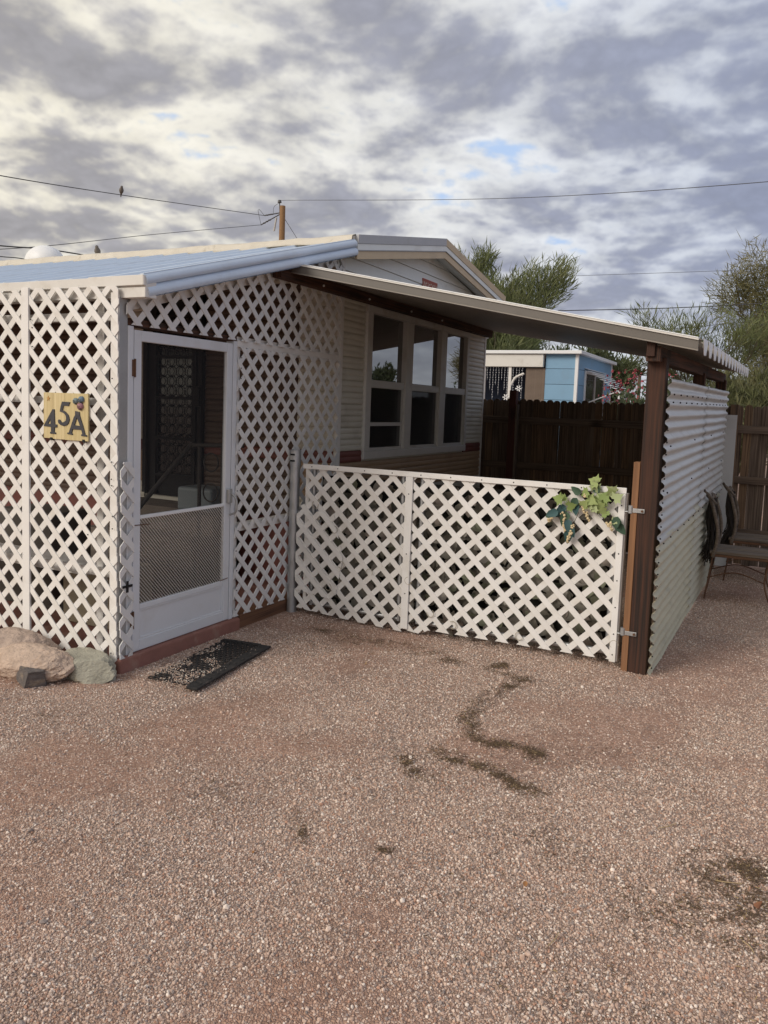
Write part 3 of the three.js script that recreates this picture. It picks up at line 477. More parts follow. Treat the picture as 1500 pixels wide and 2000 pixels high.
// ---------------------------------------------------------------- gate pole, gate, leaf screen, garland
const pole = thing('gate_pole', 'galvanised steel gate pole standing against the lattice', 'pole', [0.075, 0, -1.82]);
part(pole, 'pipe', new THREE.CylinderGeometry(0.04, 0.04, 1.34, 28).translate(0, 0.64, 0), M.galv);
{ const c = part(pole, 'collar', new THREE.CylinderGeometry(0.0445, 0.0445, 0.13, 28).translate(0, 1.25, 0), M.galv); part(c, 'rim', new THREE.TorusGeometry(0.043, 0.004, 6, 28).rotateX(Math.PI / 2).translate(0, 1.315, 0), M.galv);
  for (const y of [1.225, 1.275]) part(c, 'slot', bx(-0.02, 0.02, y, y + 0.014, 0.036, 0.0455), M.black);
  const k = part(pole, 'clamp', new THREE.CylinderGeometry(0.045, 0.045, 0.03, 28).translate(0, 0.82, 0), M.galv); part(k, 'clamp_ear', bx(0.04, 0.1, 0.808, 0.832, -0.006, 0.008), M.galv); }

const gate = thing('lattice_gate', 'low wide white lattice gate between steel pole and timber post', 'gate', [0.18, 0, -1.8]);
{
  const X = (x) => x - 0.18, gz = 0.0;
  lattice(gate, [[X(0.198), 0.9], [X(0.12), 0.86], [X(0.118), 0.05], [X(0.55), 0.022], [X(1.1), 0.0], [X(1.1), 1.2], [X(0.198), 1.2]], [X(0.737), 1.011], (g) => { g.translate(0, 0, gz); }, latticeMats, 110, 0.041);
  lattice(gate, [[X(1.115), 0.02], [X(1.24), 0.005], [X(1.3), 0.045], [X(2.65), 0.06], [X(2.65), 1.2], [X(1.115), 1.2]], [X(2.104), 0.995], faceZ(gz + 0.001), latticeMats, 111, 0.041);
  // offcut wired over the sagging corner
  lattice(gate, [[X(0.13), 0.2], [X(0.5), 0.16], [X(0.56), 0.5], [X(0.46), 0.86], [X(0.13), 0.82]], [X(0.737 - 0.006), 1.004], faceZ(gz + 0.0125), latticeMats, 112, 0.041);
  const z = gz + 0.0255, strip = (x0, x1, y0, y1, ax) => part(gate, 'frame_strip', bx(X(x0), X(x1), y0, y1, gz + 0.0122, z, ax, 0.003), latticeMats[2]);
  strip(0.178, 2.668, 1.178, 1.217, 'x'); strip(2.622, 2.664, 0.05, 1.177, 'y'); strip(1.078, 1.136, 0.03, 1.177, 'y');
  part(gate, 'frame_strip', bx(X(0.19), X(0.222), 0.12, 1.177, gz - 0.012, gz - 0.002, 'y', 0.002), latticeMats[1]);
  part(gate, 'frame_edge', bx(X(2.625), X(2.672), 0.05, 1.177, gz - 0.06, gz - 0.001), latticeMats[3]);
  const pr = 0.019, pz = -0.035; const pipe = (a, b) => part(gate, 'pipe', rod(V(...a), V(...b), pr, 14), M.galv);
  pipe([X(0.25), 0.1, pz], [X(1.03), 0.085, pz]); pipe([X(1.2), 0.085, pz], [X(2.6), 0.1, pz]); pipe([X(1.035), 0.07, pz], [X(1.035), 1.19, pz]); pipe([X(1.195), 0.07, pz], [X(1.195), 1.19, pz]); pipe([X(2.6), 0.08, pz], [X(2.6), 1.19, pz]); pipe([X(0.25), 0.08, pz], [X(0.25), 1.19, pz]); pipe([X(0.25), 1.185, pz], [X(1.035), 1.185, pz]); pipe([X(1.195), 1.185, pz], [X(2.6), 1.185, pz]);
  for (const y of [1.075, 0.262]) {
    const h = new THREE.Group(); h.name = 'hinge'; gate.add(h);
    part(h, 'strap', bx(X(2.715), X(2.79), y - 0.014, y + 0.014, 0.031, 0.036, 'x', 0.002), M.galv); part(h, 'knuckle', new THREE.CylinderGeometry(0.017, 0.017, 0.05, 14).translate(X(2.7), y + 0.005, 0.018), M.galv); part(h, 'band', new THREE.TorusGeometry(0.022, 0.006, 6, 16).rotateX(Math.PI / 2).translate(X(2.675), y - 0.012, 0.0), M.galv); part(h, 'bolt', new THREE.CylinderGeometry(0.008, 0.008, 0.012, 6).rotateX(Math.PI / 2).translate(X(2.775), y, 0.04), M.rust);
  }
  const tie = std({ color: col(0.4, 0.36, 0.28), roughness: 0.8 });
  for (const [x, y] of [[0.3, 0.9], [0.48, 0.72], [0.55, 0.45], [0.44, 0.26], [0.8, 0.42], [1.13, 0.4], [1.32, 0.18], [1.5, 0.12], [2.0, 0.12], [2.65, 0.17]]) part(gate, 'wire_tie', new THREE.TorusGeometry(0.028, 0.0025, 5, 14, 4.4).rotateZ(x * 7).translate(X(x), y, 0.024), tie);
  const r = rng(31), p = []; for (let i = 0; i < 11; i++) p.push([X(0.26 + i * 0.235), 1.197, z]); for (const y of [1.1, 0.95, 0.78, 0.6, 0.42, 0.24, 0.1]) p.push([X(2.643), y, z]); for (const y of [1.05, 0.6, 0.3]) p.push([X(1.107), y, z]); nails(gate, p, 0.005);
}
// faux-ivy mat hung behind the gate
function leafGeo(len, wid, fold) {
  const o = [[0, 0], [0.42, 0.12], [0.5, 0.34], [0.3, 0.72], [0, 1]], pos = [], ix = [];
  for (const [a, t] of o) pos.push(0, t * len, -fold * 0.3 * t * t); for (const [a, t] of o) pos.push(a * wid, t * len, fold * a * 1.6 - fold * 0.3 * t * t); for (const [a, t] of o) pos.push(-a * wid, t * len, fold * a * 1.6 - fold * 0.3 * t * t);
  for (let i = 0; i < 4; i++) { ix.push(i, 5 + i, i + 1, 5 + i, 6 + i, i + 1, i, i + 1, 10 + i, 10 + i, i + 1, 11 + i); }
  const g = new THREE.BufferGeometry(); g.setAttribute('position', new THREE.Float32BufferAttribute(pos, 3)); g.setIndex(ix); g.computeVertexNormals(); const u = new Float32Array(30); for (let i = 0; i < 15; i++) { u[2 * i] = pos[3 * i]; u[2 * i + 1] = pos[3 * i + 1]; } g.setAttribute('uv', new THREE.BufferAttribute(u, 2)); return g;
}
const leafM = (c) => new THREE.MeshPhysicalMaterial({ color: col(...c), roughness: 0.75, transmission: 0.12, thickness: 0, side: THREE.DoubleSide });
{
  const mats = [[0.36, 0.335, 0.29], [0.29, 0.27, 0.225], [0.42, 0.385, 0.34], [0.25, 0.26, 0.18], [0.33, 0.28, 0.24]].map(leafM), geos = [0, 1, 2, 3].map((i) => leafGeo(0.085 + 0.012 * i, 0.075 + 0.01 * (i % 2), 0.02 + 0.006 * i));
  const s = thing('leaf_screen', 'dusty grey-green artificial leaf mat hung behind the lattice gate', 'leaf screen', [0.25, 0.1, -1.89]), r = rng(77), rest = [];
  part(s, 'backing_net', bx(0, 2.32, -0.04, 1.02, -0.075, -0.07), std({ color: col(0.02, 0.019, 0.016), roughness: 1 }));
  let count = 0; const W = 2.3, Hh = 1.0, nx = 39, ny = 19;
  for (let j = 0; j < ny; j++) for (let i = 0; i < nx; i++) {
    const x = (i + r()) / nx * W, y = (j + r()) / ny * Hh + 0.02 - 0.03, z = -0.05 + r() * 0.05, q = new THREE.Euler((r() - 0.2) * 0.8, (r() - 0.5) * 1.2, Math.PI + (r() - 0.5) * 2.6), sc = 0.8 + r() * 0.5, gi = Math.floor(r() * 4), mi = Math.floor(r() * 5);
    if (y > 0.93 + 0.08 * perlin(x * 3, 1) && r() < 0.6) continue;
    if ((i + j * 2) % 5 < 2 && count < 298) { const m = part(s, 'leaf', geos[gi], mats[mi]); m.position.set(x, y + 0.04, z + 0.018); m.rotation.copy(q); m.scale.setScalar(sc); count++; }
    else rest.push(geos[gi].clone().applyMatrix4(new THREE.Matrix4().compose(V(x, y, z), new THREE.Quaternion().setFromEuler(q), V(sc, sc, sc))));
  }
  part(s, 'leaf_mass', merge(rest), mats[1]).userData.kind = 'stuff';
}
{
  const gar = thing('garland', 'artificial garland of green and teal leaves with cream berries on the gate', 'garland', [2.4, 1.08, -1.768]), r = rng(15);
  const star = (R) => { const h = [[0, 0.06], [0.2, -0.14], [0.42, -0.12], [0.62, -0.2], [0.5, 0.06], [0.62, 0.2], [0.92, 0.34], [0.6, 0.42], [0.46, 0.52], [0.36, 0.78], [0.2, 0.86], [0, 1.3]], p = [...h, ...h.slice(1, -1).reverse().map(([x, y]) => [-x, y])].map(([x, y]) => [x * R * 0.95, y * R * 0.95]); const g = new THREE.ShapeGeometry(shape(p)); const q = g.attributes.position; for (let i = 0; i < q.count; i++) q.setZ(i, 0.3 * Math.abs(q.getX(i)) - 4 * q.getX(i) ** 2 - 2.5 * q.getY(i) ** 2); g.computeVertexNormals(); return g; };
  const lime = [[0.31, 0.38, 0.14], [0.24, 0.32, 0.10], [0.38, 0.44, 0.22]].map(leafM), teal = [[0.03, 0.085, 0.085], [0.045, 0.11, 0.115], [0.05, 0.10, 0.06]].map(leafM), berry = std({ color: col(0.62, 0.50, 0.30), roughness: 0.5 }), stem = std({ color: col(0.05, 0.05, 0.025) });
  const put = (name, g, m, x, y, z, rx, ry, rz, s = 1) => { const o = part(gar, name, g, m); o.position.set(x, y, z); o.rotation.set(rx, ry, rz); o.scale.setScalar(s); };
  const sg = star(0.05), lg = leafGeo(0.095, 0.06, 0.02);
  for (const [x, y] of [[0.06, 0.02], [0.1, 0.06], [0.03, 0.05], [0.08, -0.03], [0.14, 0.01], [0.16, -0.05], [0.12, -0.02], [0.05, 0.15], [0.07, 0.11], [0.03, 0.1], [0.18, 0.09], [0.2, 0.11], [-0.14, 0.03], [-0.1, -0.01], [0.0, 0.0], [0.19, -0.08], [0.11, 0.0], [0.07, 0.04], [0.13, 0.05], [0.15, -0.02], [0.04, -0.01], [0.09, 0.16], [0.2, 0.06], [-0.12, 0.05]]) put('ivy_leaf', sg, lime[Math.floor(r() * 3)], x, y, 0.012 + r() * 0.035, (r() - 0.5) * 0.9, (r() - 0.5) * 0.9, (r() - 0.5) * 5, 0.85 + r() * 0.5);
  for (const [x, y, a] of [[-0.13, -0.03, 2.4], [-0.16, -0.05, 2.0], [-0.11, -0.05, 2.9], [-0.09, -0.1, 3.1], [-0.07, -0.14, 3.4], [-0.04, 0.05, 2.7], [-0.02, 0.08, 1.1], [-0.05, 0.02, 3.2], [0.21, -0.06, 3.5], [0.22, -0.1, 3.9], [0.23, -0.05, 3.0], [-0.19, -0.06, 2.1], [-0.08, -0.17, 3.0], [0.09, 0.09, 0.3], [-0.14, 0.0, 3.0]]) put('long_leaf', lg, teal[Math.floor(r() * 3)], x, y, 0.01 + r() * 0.03, 0.3 * (r() - 0.5), 0.8 * (r() - 0.5), a, 0.8 + r() * 0.35);
  for (const [x, y, n, dx, dy] of [[-0.2, -0.08, 10, -0.03, -0.05], [-0.13, -0.06, 22, 0.02, -0.13], [-0.06, -0.13, 22, -0.03, -0.13], [0.0, 0.0, 20, 0.05, -0.1], [0.17, -0.1, 16, 0.03, -0.04], [-0.0, 0.07, 9, 0.03, 0.0]]) {
    const bs = []; for (let i = 0; i < n; i++) { const t = i / n; bs.push(new THREE.IcosahedronGeometry(0.0062 + r() * 0.003, 1).translate(x + dx * t + (r() - 0.5) * 0.03 * (1.1 - t), y + dy * t + (r() - 0.5) * 0.02, 0.02 + r() * 0.02)); } const k = part(gar, 'berry_spray', merge(bs), berry); k.userData.kind = 'stuff';
    part(gar, 'stem', rod(V(x * 0.5, y * 0.5 + 0.02, 0.008), V(x, y, 0.015), 0.0022, 5), stem);
  }
}

// ---------------------------------------------------------------- back fence: every picket, rail and post
const fence = thing('picket_fence', 'weathered dark brown dog-eared picket fence along the back', 'fence', [0, 0, -6.5]);
{
  const r = rng(8), v = []; for (let i = 0; i < 6; i++) { const w = 0.0875 - 0.001 * (i % 3), h = 1.84, g = new THREE.ExtrudeGeometry(shape([[-w / 2, 0], [w / 2, 0], [w / 2, h - 0.03], [w / 2 - 0.008, h - 0.014], [w / 2 - 0.022, h - 0.003], [w / 2 - 0.034, h], [-w / 2 + 0.034, h], [-w / 2 + 0.022, h - 0.003], [-w / 2 + 0.008, h - 0.014], [-w / 2, h - 0.03]]), { depth: 0.016, bevelEnabled: false }); v.push(uvm(g, 'y', i * 0.31, i * 0.47)); }
  let k = 0; for (let x = -1.0; x < 6.0; x += 0.0885) { if (Math.abs(x - 3.42) < 0.045 || Math.abs(x - 3.2) < 0.045) x += 0.008; const m = part(fence, 'picket', v[k % 6], fenceMats[Math.floor(r() * 5)]); m.position.set(x + (r() - 0.5) * 0.0015, 0.01 + (r() - 0.5) * 0.022, (r() - 0.5) * 0.008); m.rotation.z = (r() - 0.5) * 0.002; k++; }
  for (const [y, m] of [[1.575, 0], [1.535, 3], [0.955, 1], [0.35, 3]]) part(fence, 'rail', bx(-1.7, 7.2, y, y + (y === 1.575 ? 0.05 : 0.085), y === 1.575 ? 0.02 : 0.0205, y === 1.575 ? 0.052 : 0.058, 'x', 0.004), fenceMats[m]);
  part(fence, 'post', bx(0.36, 0.45, 0, 1.96, 0.06, 0.15, 'y', 0.005), M.fenceRed, 'reddish post standing taller than the pickets');
  part(fence, 'post', bx(0.452, 0.475, 0, 1.78, 0.06, 0.15, 'y', 0.003), M.greyWood); part(fence, 'post', bx(2.98, 3.07, 0, 1.86, 0.06, 0.15, 'y', 0.005), fenceMats[2]); part(fence, 'post', bx(5.2, 5.29, 0, 1.8, 0.06, 0.15, 'y', 0.005), fenceMats[0]);
}

// ---------------------------------------------------------------- house number sign
{
  const sign = thing('house_number_sign', 'pale yellow wooden plaque reading 45A hung on the lattice', 'sign', [-0.589, 1.415, 0.034]);
  const px = (p) => p.map(([x, y]) => [(x - 235) * 0.0004, (1300 - y) * 0.000276]);
  const yel = (i) => std({ map: woodTex([[0.68, 0.57, 0.33], [0.72, 0.61, 0.36], [0.66, 0.56, 0.31]][i], [0.46, 0.36, 0.17], 80 + i, 0.7), roughness: 0.7 });
  part(sign, 'plank', bx(0.0, 0.0825, 0.0, 0.284, 0, 0.012, 'y', 0.002), yel(0)); part(sign, 'plank', bx(0.0838, 0.186, -0.003, 0.284, 0, 0.012, 'y', 0.002), yel(1)); part(sign, 'plank', bx(0.1873, 0.384, -0.004, 0.284, 0, 0.012, 'y', 0.002), yel(2));
  const ink = std({ map: mottled([0.035, 0.036, 0.045], 0.3, [0.09, 0.08, 0.07], 0.4, 83, 0.15, 128), roughness: 0.6 });
  const letter = (o, h, n) => { const g = new THREE.ExtrudeGeometry(shape(px(o), h ? [px(h)] : []), { depth: 0.004, bevelEnabled: true, bevelSize: 0.0006, bevelThickness: 0.0008, bevelSegments: 1 }); g.translate(0, 0, 0.0125); part(sign, n, g, ink); };
  letter([[445, 645], [485, 645], [495, 980], [545, 985], [540, 1045], [490, 1045], [483, 1160], [515, 1165], [513, 1195], [390, 1190], [395, 1155], [415, 1155], [412, 1040], [250, 1030], [258, 1005]], [[400, 860], [342, 972], [403, 978]], 'numeral_four');
  letter([[655, 465], [820, 470], [795, 555], [685, 548], [665, 655], [730, 690], [790, 760], [812, 850], [795, 930], [750, 985], [690, 1005], [620, 985], [575, 945], [562, 895], [580, 868], [605, 870], [625, 895], [640, 925], [680, 925], [730, 890], [745, 830], [735, 775], [700, 725], [650, 700], [605, 685], [625, 560]], null, 'numeral_five');
  letter([[935, 660], [1025, 680], [1030, 750], [1100, 980], [1148, 1170], [1180, 1180], [1178, 1208], [1062, 1200], [1065, 1170], [1090, 1160], [1065, 1068], [880, 1062], [860, 1150], [880, 1165], [875, 1190], [765, 1175], [770, 1148], [800, 1145], [905, 800], [935, 750]], [[970, 795], [920, 975], [1040, 985]], 'letter_a');
  const st = []; for (let i = 0; i < 10; i++) { const a = Math.PI / 2 + i * Math.PI / 5, q = i % 2 ? 0.007 : 0.0165; st.push([0.045 + Math.cos(a) * q, 0.247 + Math.sin(a) * q]); }
  part(sign, 'star', new THREE.ExtrudeGeometry(shape(st), { depth: 0.003, bevelEnabled: false }).translate(0, 0, 0.0122), std({ color: col(0.45, 0.24, 0.07), roughness: 0.7 }));
  for (const [x, y, s, c] of [[0.332, 0.248, 0.024, [0.12, 0.17, 0.22]], [0.284, 0.238, 0.022, [0.17, 0.22, 0.23]], [0.325, 0.207, 0.025, [0.28, 0.14, 0.17]]]) {
    const rose = new THREE.Group(); rose.name = 'fabric_rose'; sign.add(rose); rose.position.set(x, y, 0.014);
    const m = [0.75, 1.15, 1.5].map((k) => std({ color: col(...c.map((q) => q * k)), roughness: 0.85 }));
    for (let k = 0; k < 9; k++) { const R = s * (1 - k * 0.085), g = new THREE.SphereGeometry(R, 8, 6, 0, 2.0, 0.5, 1.3); g.rotateX(Math.PI / 2); g.scale(1, 1, 0.8); g.rotateZ(k * 2.4); g.translate(0, 0, 0.002 * k); part(rose, 'petal', g, m[k % 3]); }
  }
  for (const x of [0.068, 0.348]) { const c = part(sign, 'binder_clip', bx(x - 0.01, x + 0.01, -0.012, 0.006, -0.004, 0.016, 'y', 0.002), M.black); part(c, 'wire_loop', new THREE.TorusGeometry(0.008, 0.001, 5, 12).scale(0.7, 1.4, 1).translate(x, -0.021, 0.008), M.galv); }
}

// ---------------------------------------------------------------- rocks by the corner
function rockGeo(seed, sx, sy, sz, cuts = [], rough = 0.16, det = 5) {
  const g0 = new THREE.IcosahedronGeometry(1, det * 4), p = g0.attributes.position;
  for (let i = 0; i < p.count; i++) {
    const v = V(p.getX(i), p.getY(i), p.getZ(i)).normalize(); let k = 1 + rough * (fbm(v.x * 1.5 + seed, v.y * 1.5 + v.z * 1.1, 4)) + rough * 0.45 * fbm(v.z * 4 + seed, v.y * 4 - v.x * 3, 3);
    v.multiplyScalar(k); for (const [nx, ny, nz, d] of cuts) { const q = v.x * nx + v.y * ny + v.z * nz - d; if (q > 0) { v.x -= nx * q; v.y -= ny * q; v.z -= nz * q; } }
    const pt = 1 + 0.018 * fbm(v.x * 14 + seed, v.y * 14 + v.z * 9, 2); p.setXYZ(i, v.x * sx * pt, v.y * sy * pt, v.z * sz * pt);
  }
  g0.computeVertexNormals(); return uvm(g0, 'y');
}
{
  const bumpy = tex(256, 256, (u, v) => { const k = 0.5 + 0.6 * tn(u, v, 12, 12, 5, 3); return [k, k, k]; }, 0.25, 0.25, false);
  const stone = (b, s, k) => std({ map: mottled(b, 0.3, s, 0.7, k, 0.4, 512), bumpMap: bumpy, bumpScale: 0.008, roughness: 0.95 });
  const put = (g, m, l, x, y, z, ry, rz = 0) => { const o = solo('rock', g, m, l, 'rock', 'rocks at the foot of the lattice'); o.position.set(x, y, z); o.rotation.set(0, ry, rz); };
  put(rockGeo(3, 0.30, 0.155, 0.19), stone([0.40, 0.31, 0.255], [0.29, 0.22, 0.18], 91), 'large rounded pinkish boulder touching the left photo edge behind the long rock', -0.68, 0.05, 0.2, 0.2);
  put(rockGeo(8, 0.31, 0.115, 0.15), stone([0.47, 0.36, 0.285], [0.33, 0.225, 0.16], 92), 'long pitted tan rock with the small dark block in front', -0.40, 0.065, 0.30, 0.12, 0.03);
  put(rockGeo(14, 0.225, 0.105, 0.125, [[0.8, 0.25, 0.55, 0.72], [-0.1, 0.98, 0.15, 0.72]]), stone([0.33, 0.315, 0.255], [0.22, 0.21, 0.17], 93), 'greenish grey rock against the corner post', -0.105, 0.05, 0.135, -0.15, -0.05);
  put(rockGeo(21, 0.105, 0.085, 0.1, [[-0.55, 0.1, 0.83, 0.5], [0.1, 0.98, 0.1, 0.62], [0.62, -0.2, 0.76, 0.48], [0.9, 0.1, -0.42, 0.7], [-0.3, -0.95, 0, 0.6]], 0.07), stone([0.12, 0.105, 0.10], [0.30, 0.235, 0.17], 94), 'small dark angular stone block in front of the long rock', -0.245, 0.045, 0.42, 0.3);
}

// ---------------------------------------------------------------- rubber door mat with honeycomb openings
{
  const mat = thing('door_mat', 'black rubber honeycomb door mat half buried in gravel at the threshold', 'door mat', [0.375, 0.012, -0.43]); mat.rotation.y = 0.13;
  const rub = std({ map: mottled([0.018, 0.017, 0.017], 0.3, [0.14, 0.11, 0.095], 0.42, 96, 0.3), roughness: 0.85 });
  const hex = []; for (let j = 0; j < 25; j++) for (let i = 0; i < 7; i++) { const x = -0.16 + i * 0.039 + (j % 2) * 0.0195, z = -0.42 + j * 0.0345; const g = new THREE.TorusGeometry(0.0185, 0.0042, 4, 6).rotateX(Math.PI / 2).translate(x, 0.003 + 0.002 * perlin(x * 9, z * 9), z); hex.push(g); }
  part(mat, 'honeycomb', merge(hex), rub).userData.kind = 'stuff';
  part(mat, 'border', bx(0.115, 0.2, -0.004, 0.01, -0.45, 0.47, 'z', 0.004), rub); part(mat, 'border', bx(-0.18, 0.112, -0.006, 0.008, -0.47, -0.44, 'x', 0.003), rub);
  for (let k = 0; k < 9; k++) part(mat, 'scroll_relief', new THREE.TorusGeometry(0.024, 0.004, 4, 14, 4.2).rotateX(Math.PI / 2).rotateY(k * 1.1).translate(0.157, 0.0105, -0.4 + k * 0.1), rub);
}

// ---------------------------------------------------------------- loose gravel, twigs and mulch on the ground
function scatter(name, geo, mat, list, label, category) {
  const m = new THREE.InstancedMesh(geo, mat, list.length), q = new THREE.Quaternion(), e = new THREE.Euler(), M4 = new THREE.Matrix4();
  list.forEach((o, i) => { q.setFromEuler(e.set(o.rx, o.ry, o.rz)); M4.compose(V(o.x, o.y, o.z), q, V(o.sx, o.sy, o.sz)); m.setMatrixAt(i, M4); m.setColorAt(i, o.c); });
  m.name = name; m.userData = { label, category, kind: 'stuff' }; scene.add(m); return m;
}
{
  const r = rng(2024), list = [], g = new THREE.IcosahedronGeometry(1, 0), tints = [[0.46, 0.355, 0.285], [0.56, 0.47, 0.395], [0.39, 0.29, 0.23], [0.66, 0.60, 0.525], [0.33, 0.25, 0.205], [0.48, 0.355, 0.275], [0.25, 0.215, 0.195], [0.43, 0.33, 0.265], [0.50, 0.41, 0.34], [0.37, 0.23, 0.165]];
  const cx = 3.57, cz = 3.54; let guard = 0;
  while (list.length < 300000 && guard++ < 3e6) {
    const x = -1.4 + r() * 6.2, z = -6.4 + r() * 9.4, d = Math.hypot(x - cx, z - cz); if (d < 1.6) continue;
    if (x < 0.05 && z < 0.02) continue; if (r() > Math.min(1, 2.6 / d)) continue;
    const dirt = dirtAt(x, z); if (r() < dirt * 0.8) continue;
    const big = r() < 0.012 ? 1.9 : 1, s = (0.0027 + 0.0043 * r() * r()) * big, c = tints[Math.floor(r() * tints.length)], k = 0.85 + 0.3 * r();
    list.push({ x, z, y: groundH(x, z) + s * 0.25, rx: r() * 6, ry: r() * 6, rz: r() * 6, sx: s, sy: s * (0.55 + 0.3 * r()), sz: s * (0.7 + 0.6 * r()), c: col(c[0] * k * 1.14, c[1] * k * 1.09, c[2] * k * 1.09) });
  }
  for (let i = 0; i < 3000; i++) { const a = r(), b = r(), x = 0.2 + 0.36 * a, z = -0.88 + 0.93 * b; if (fbm(x * 5 + 2, z * 4, 3) + 0.35 * b - 0.3 * a < 0.02 + 0.25 * r()) continue; const s = 0.0026 + 0.003 * r(), c = tints[Math.floor(r() * tints.length)], k = 0.85 + 0.3 * r(); list.push({ x, z, y: 0.0145 + s * 0.3 + 0.004 * r(), rx: r() * 6, ry: r() * 6, rz: r() * 6, sx: s, sy: s * 0.7, sz: s, c: col(c[0] * k, c[1] * k, c[2] * k) }); }
  scatter('gravel', g, std({ roughness: 0.95, side: THREE.FrontSide }), list, 'loose pale and pink gravel strewn over the yard', 'gravel');
  // mulch and twig litter washed into trails
  const trails = [[[2.0, -1.47], [1.98, -1.31], [2.23, -1.24], [2.15, -1.03], [2.09, -0.6], [2.145, -0.42], [2.25, -0.25], [2.35, -0.2], [2.44, -0.26], [2.57, -0.24], [2.61, -0.15]], [[2.13, -0.03], [2.24, 0.07], [2.31, 0.06], [2.43, 0.09], [2.525, 0.12], [2.63, 0.17], [2.7, 0.18]], [[2.04, 0.16], [2.12, 0.27], [2.2, 0.3]], [[0.5, -1.5], [0.8, -1.42], [1.1, -1.5], [1.5, -1.42], [1.75, -1.3]], [[1.9, 0.9], [2.0, 1.02]]], widths = [0.062, 0.055, 0.045, 0.14, 0.06], dens = [5200, 2700, 650, 2400, 300];
  const deb = [], add = (x, z, big = 1) => { const L = (0.003 + 0.006 * r() * r()) * big, k = 0.6 + 0.9 * r(); deb.push({ x, z, y: groundH(x, z) + 0.004 + r() * 0.005, rx: (r() - 0.5) * 0.6, ry: r() * 6.28, rz: (r() - 0.5) * 0.6, sx: L, sy: 0.0014, sz: 0.0014 + 0.0018 * r(), c: r() < 0.06 ? col(0.36, 0.26, 0.13) : col(0.11 * k, 0.073 * k, 0.043 * k) }); };
  trails.forEach((t, ti) => { for (let i = 0; i < dens[ti]; i++) { const u = r() * (t.length - 1), a = Math.floor(u), f = u - a, A = t[a], B = t[a + 1], gs = (r() + r() + r() - 1.5) * widths[ti], ga = (r() + r() + r() - 1.5) * widths[ti]; const st = 0.35 + 1.3 * Math.max(0, 0.5 + 1.3 * fbm(u * 1.7 + ti * 5, 3.3, 3)), x = mix(A[0], B[0], f) + gs * st + 0.05 * fbm(u * 2.3, ti * 7.1, 3), z = mix(A[1], B[1], f) + ga * st + 0.04 * fbm(u * 2.1 + 9, ti * 3.3, 3); if (0.55 + 1.5 * fbm(x * 8, z * 8, 4) > r()) add(x, z); } });
  for (const [x, z, R, n] of [[3.56, 0.42, 0.16, 2600], [3.63, 0.72, 0.2, 2200], [3.4, 0.72, 0.22, 700], [2.83, 0.55, 0.2, 350], [2.32, 0.93, 0.03, 90], [0.25, 0.68, 0.12, 160], [1.45, 0.95, 0.25, 260], [0.45, -0.75, 0.25, 700], [0.9, -1.2, 0.3, 500], [2.3, 0.1, 0.5, 500], [1.6, 0.3, 0.8, 500], [3.0, 1.0, 0.6, 700], [3.4, 1.5, 0.4, 500], [2.95, -0.4, 0.5, 600], [1.1, 1.0, 0.7, 400]]) for (let i = 0; i < n; i++) { const a = r() * 6.28, q = R * Math.sqrt(-Math.log(1 - r() * 0.97)) * 0.75, X = x + Math.cos(a) * q * 1.2, Z = z + Math.sin(a) * q; if (fbm(X * 7, Z * 7 + 3, 4) > r() * 0.5 - 0.28) add(X, Z); }
  scatter('mulch_litter', new THREE.BoxGeometry(2, 1, 1), std({ roughness: 1, side: THREE.FrontSide }), deb, 'dark brown mulch and twig litter in trails on the gravel', 'litter');
  // single dry leaves and twigs one can pick out
  const leafC = [[0.36, 0.17, 0.06], [0.45, 0.28, 0.1], [0.30, 0.12, 0.05]].map((c) => leafM(c));
  const spots = [[2.86, 0.9, 1.0, 'orange dry leaf lying on bare gravel right of centre'], [1.22, -0.95, 0.9, 'reddish dry leaf on gravel beyond the door mat'], [3.6, 0.62, 1.5, 'curled brown dry leaf in the mulch at the right edge'], [1.9, 1.2, 0.8, 'small yellow dry leaf on gravel left of centre']];
  spots.forEach(([x, z, s, l], i) => { const m = solo('dry_leaf', leafGeo(0.03, 0.018, 0.01), leafC[i % 3], l, 'leaf', 'dry leaves on the gravel'); m.position.set(x, groundH(x, z) + 0.008, z); m.rotation.set(-1.3, i * 1.9, 0.3); m.scale.setScalar(s); });
  const tw = std({ color: col(0.42, 0.31, 0.17), roughness: 0.9 });
  [[3.5, 0.5, 0.09, 0.3, 'pale twig on dark mulch at the right edge'], [3.58, 0.85, 0.06, 2.2, 'short pale twig below the curled dry leaf'], [3.02, 1.12, 0.08, 1.4, 'thin curved twig on gravel at bottom right'], [3.25, 0.2, 0.1, 0.9, 'thin twig on gravel above the mulch patch']].forEach(([x, z, L, a, l]) => { const y = groundH(x, z) + 0.008, m = solo('twig', tube([[-L / 2, 0, 0], [-L * 0.1, 0.003, L * 0.08], [L / 2, 0.001, 0]], 0.0018, 10, 5), tw, l, 'twig', 'twigs on the gravel'); m.position.set(x, y, z); m.rotation.y = a; });
}

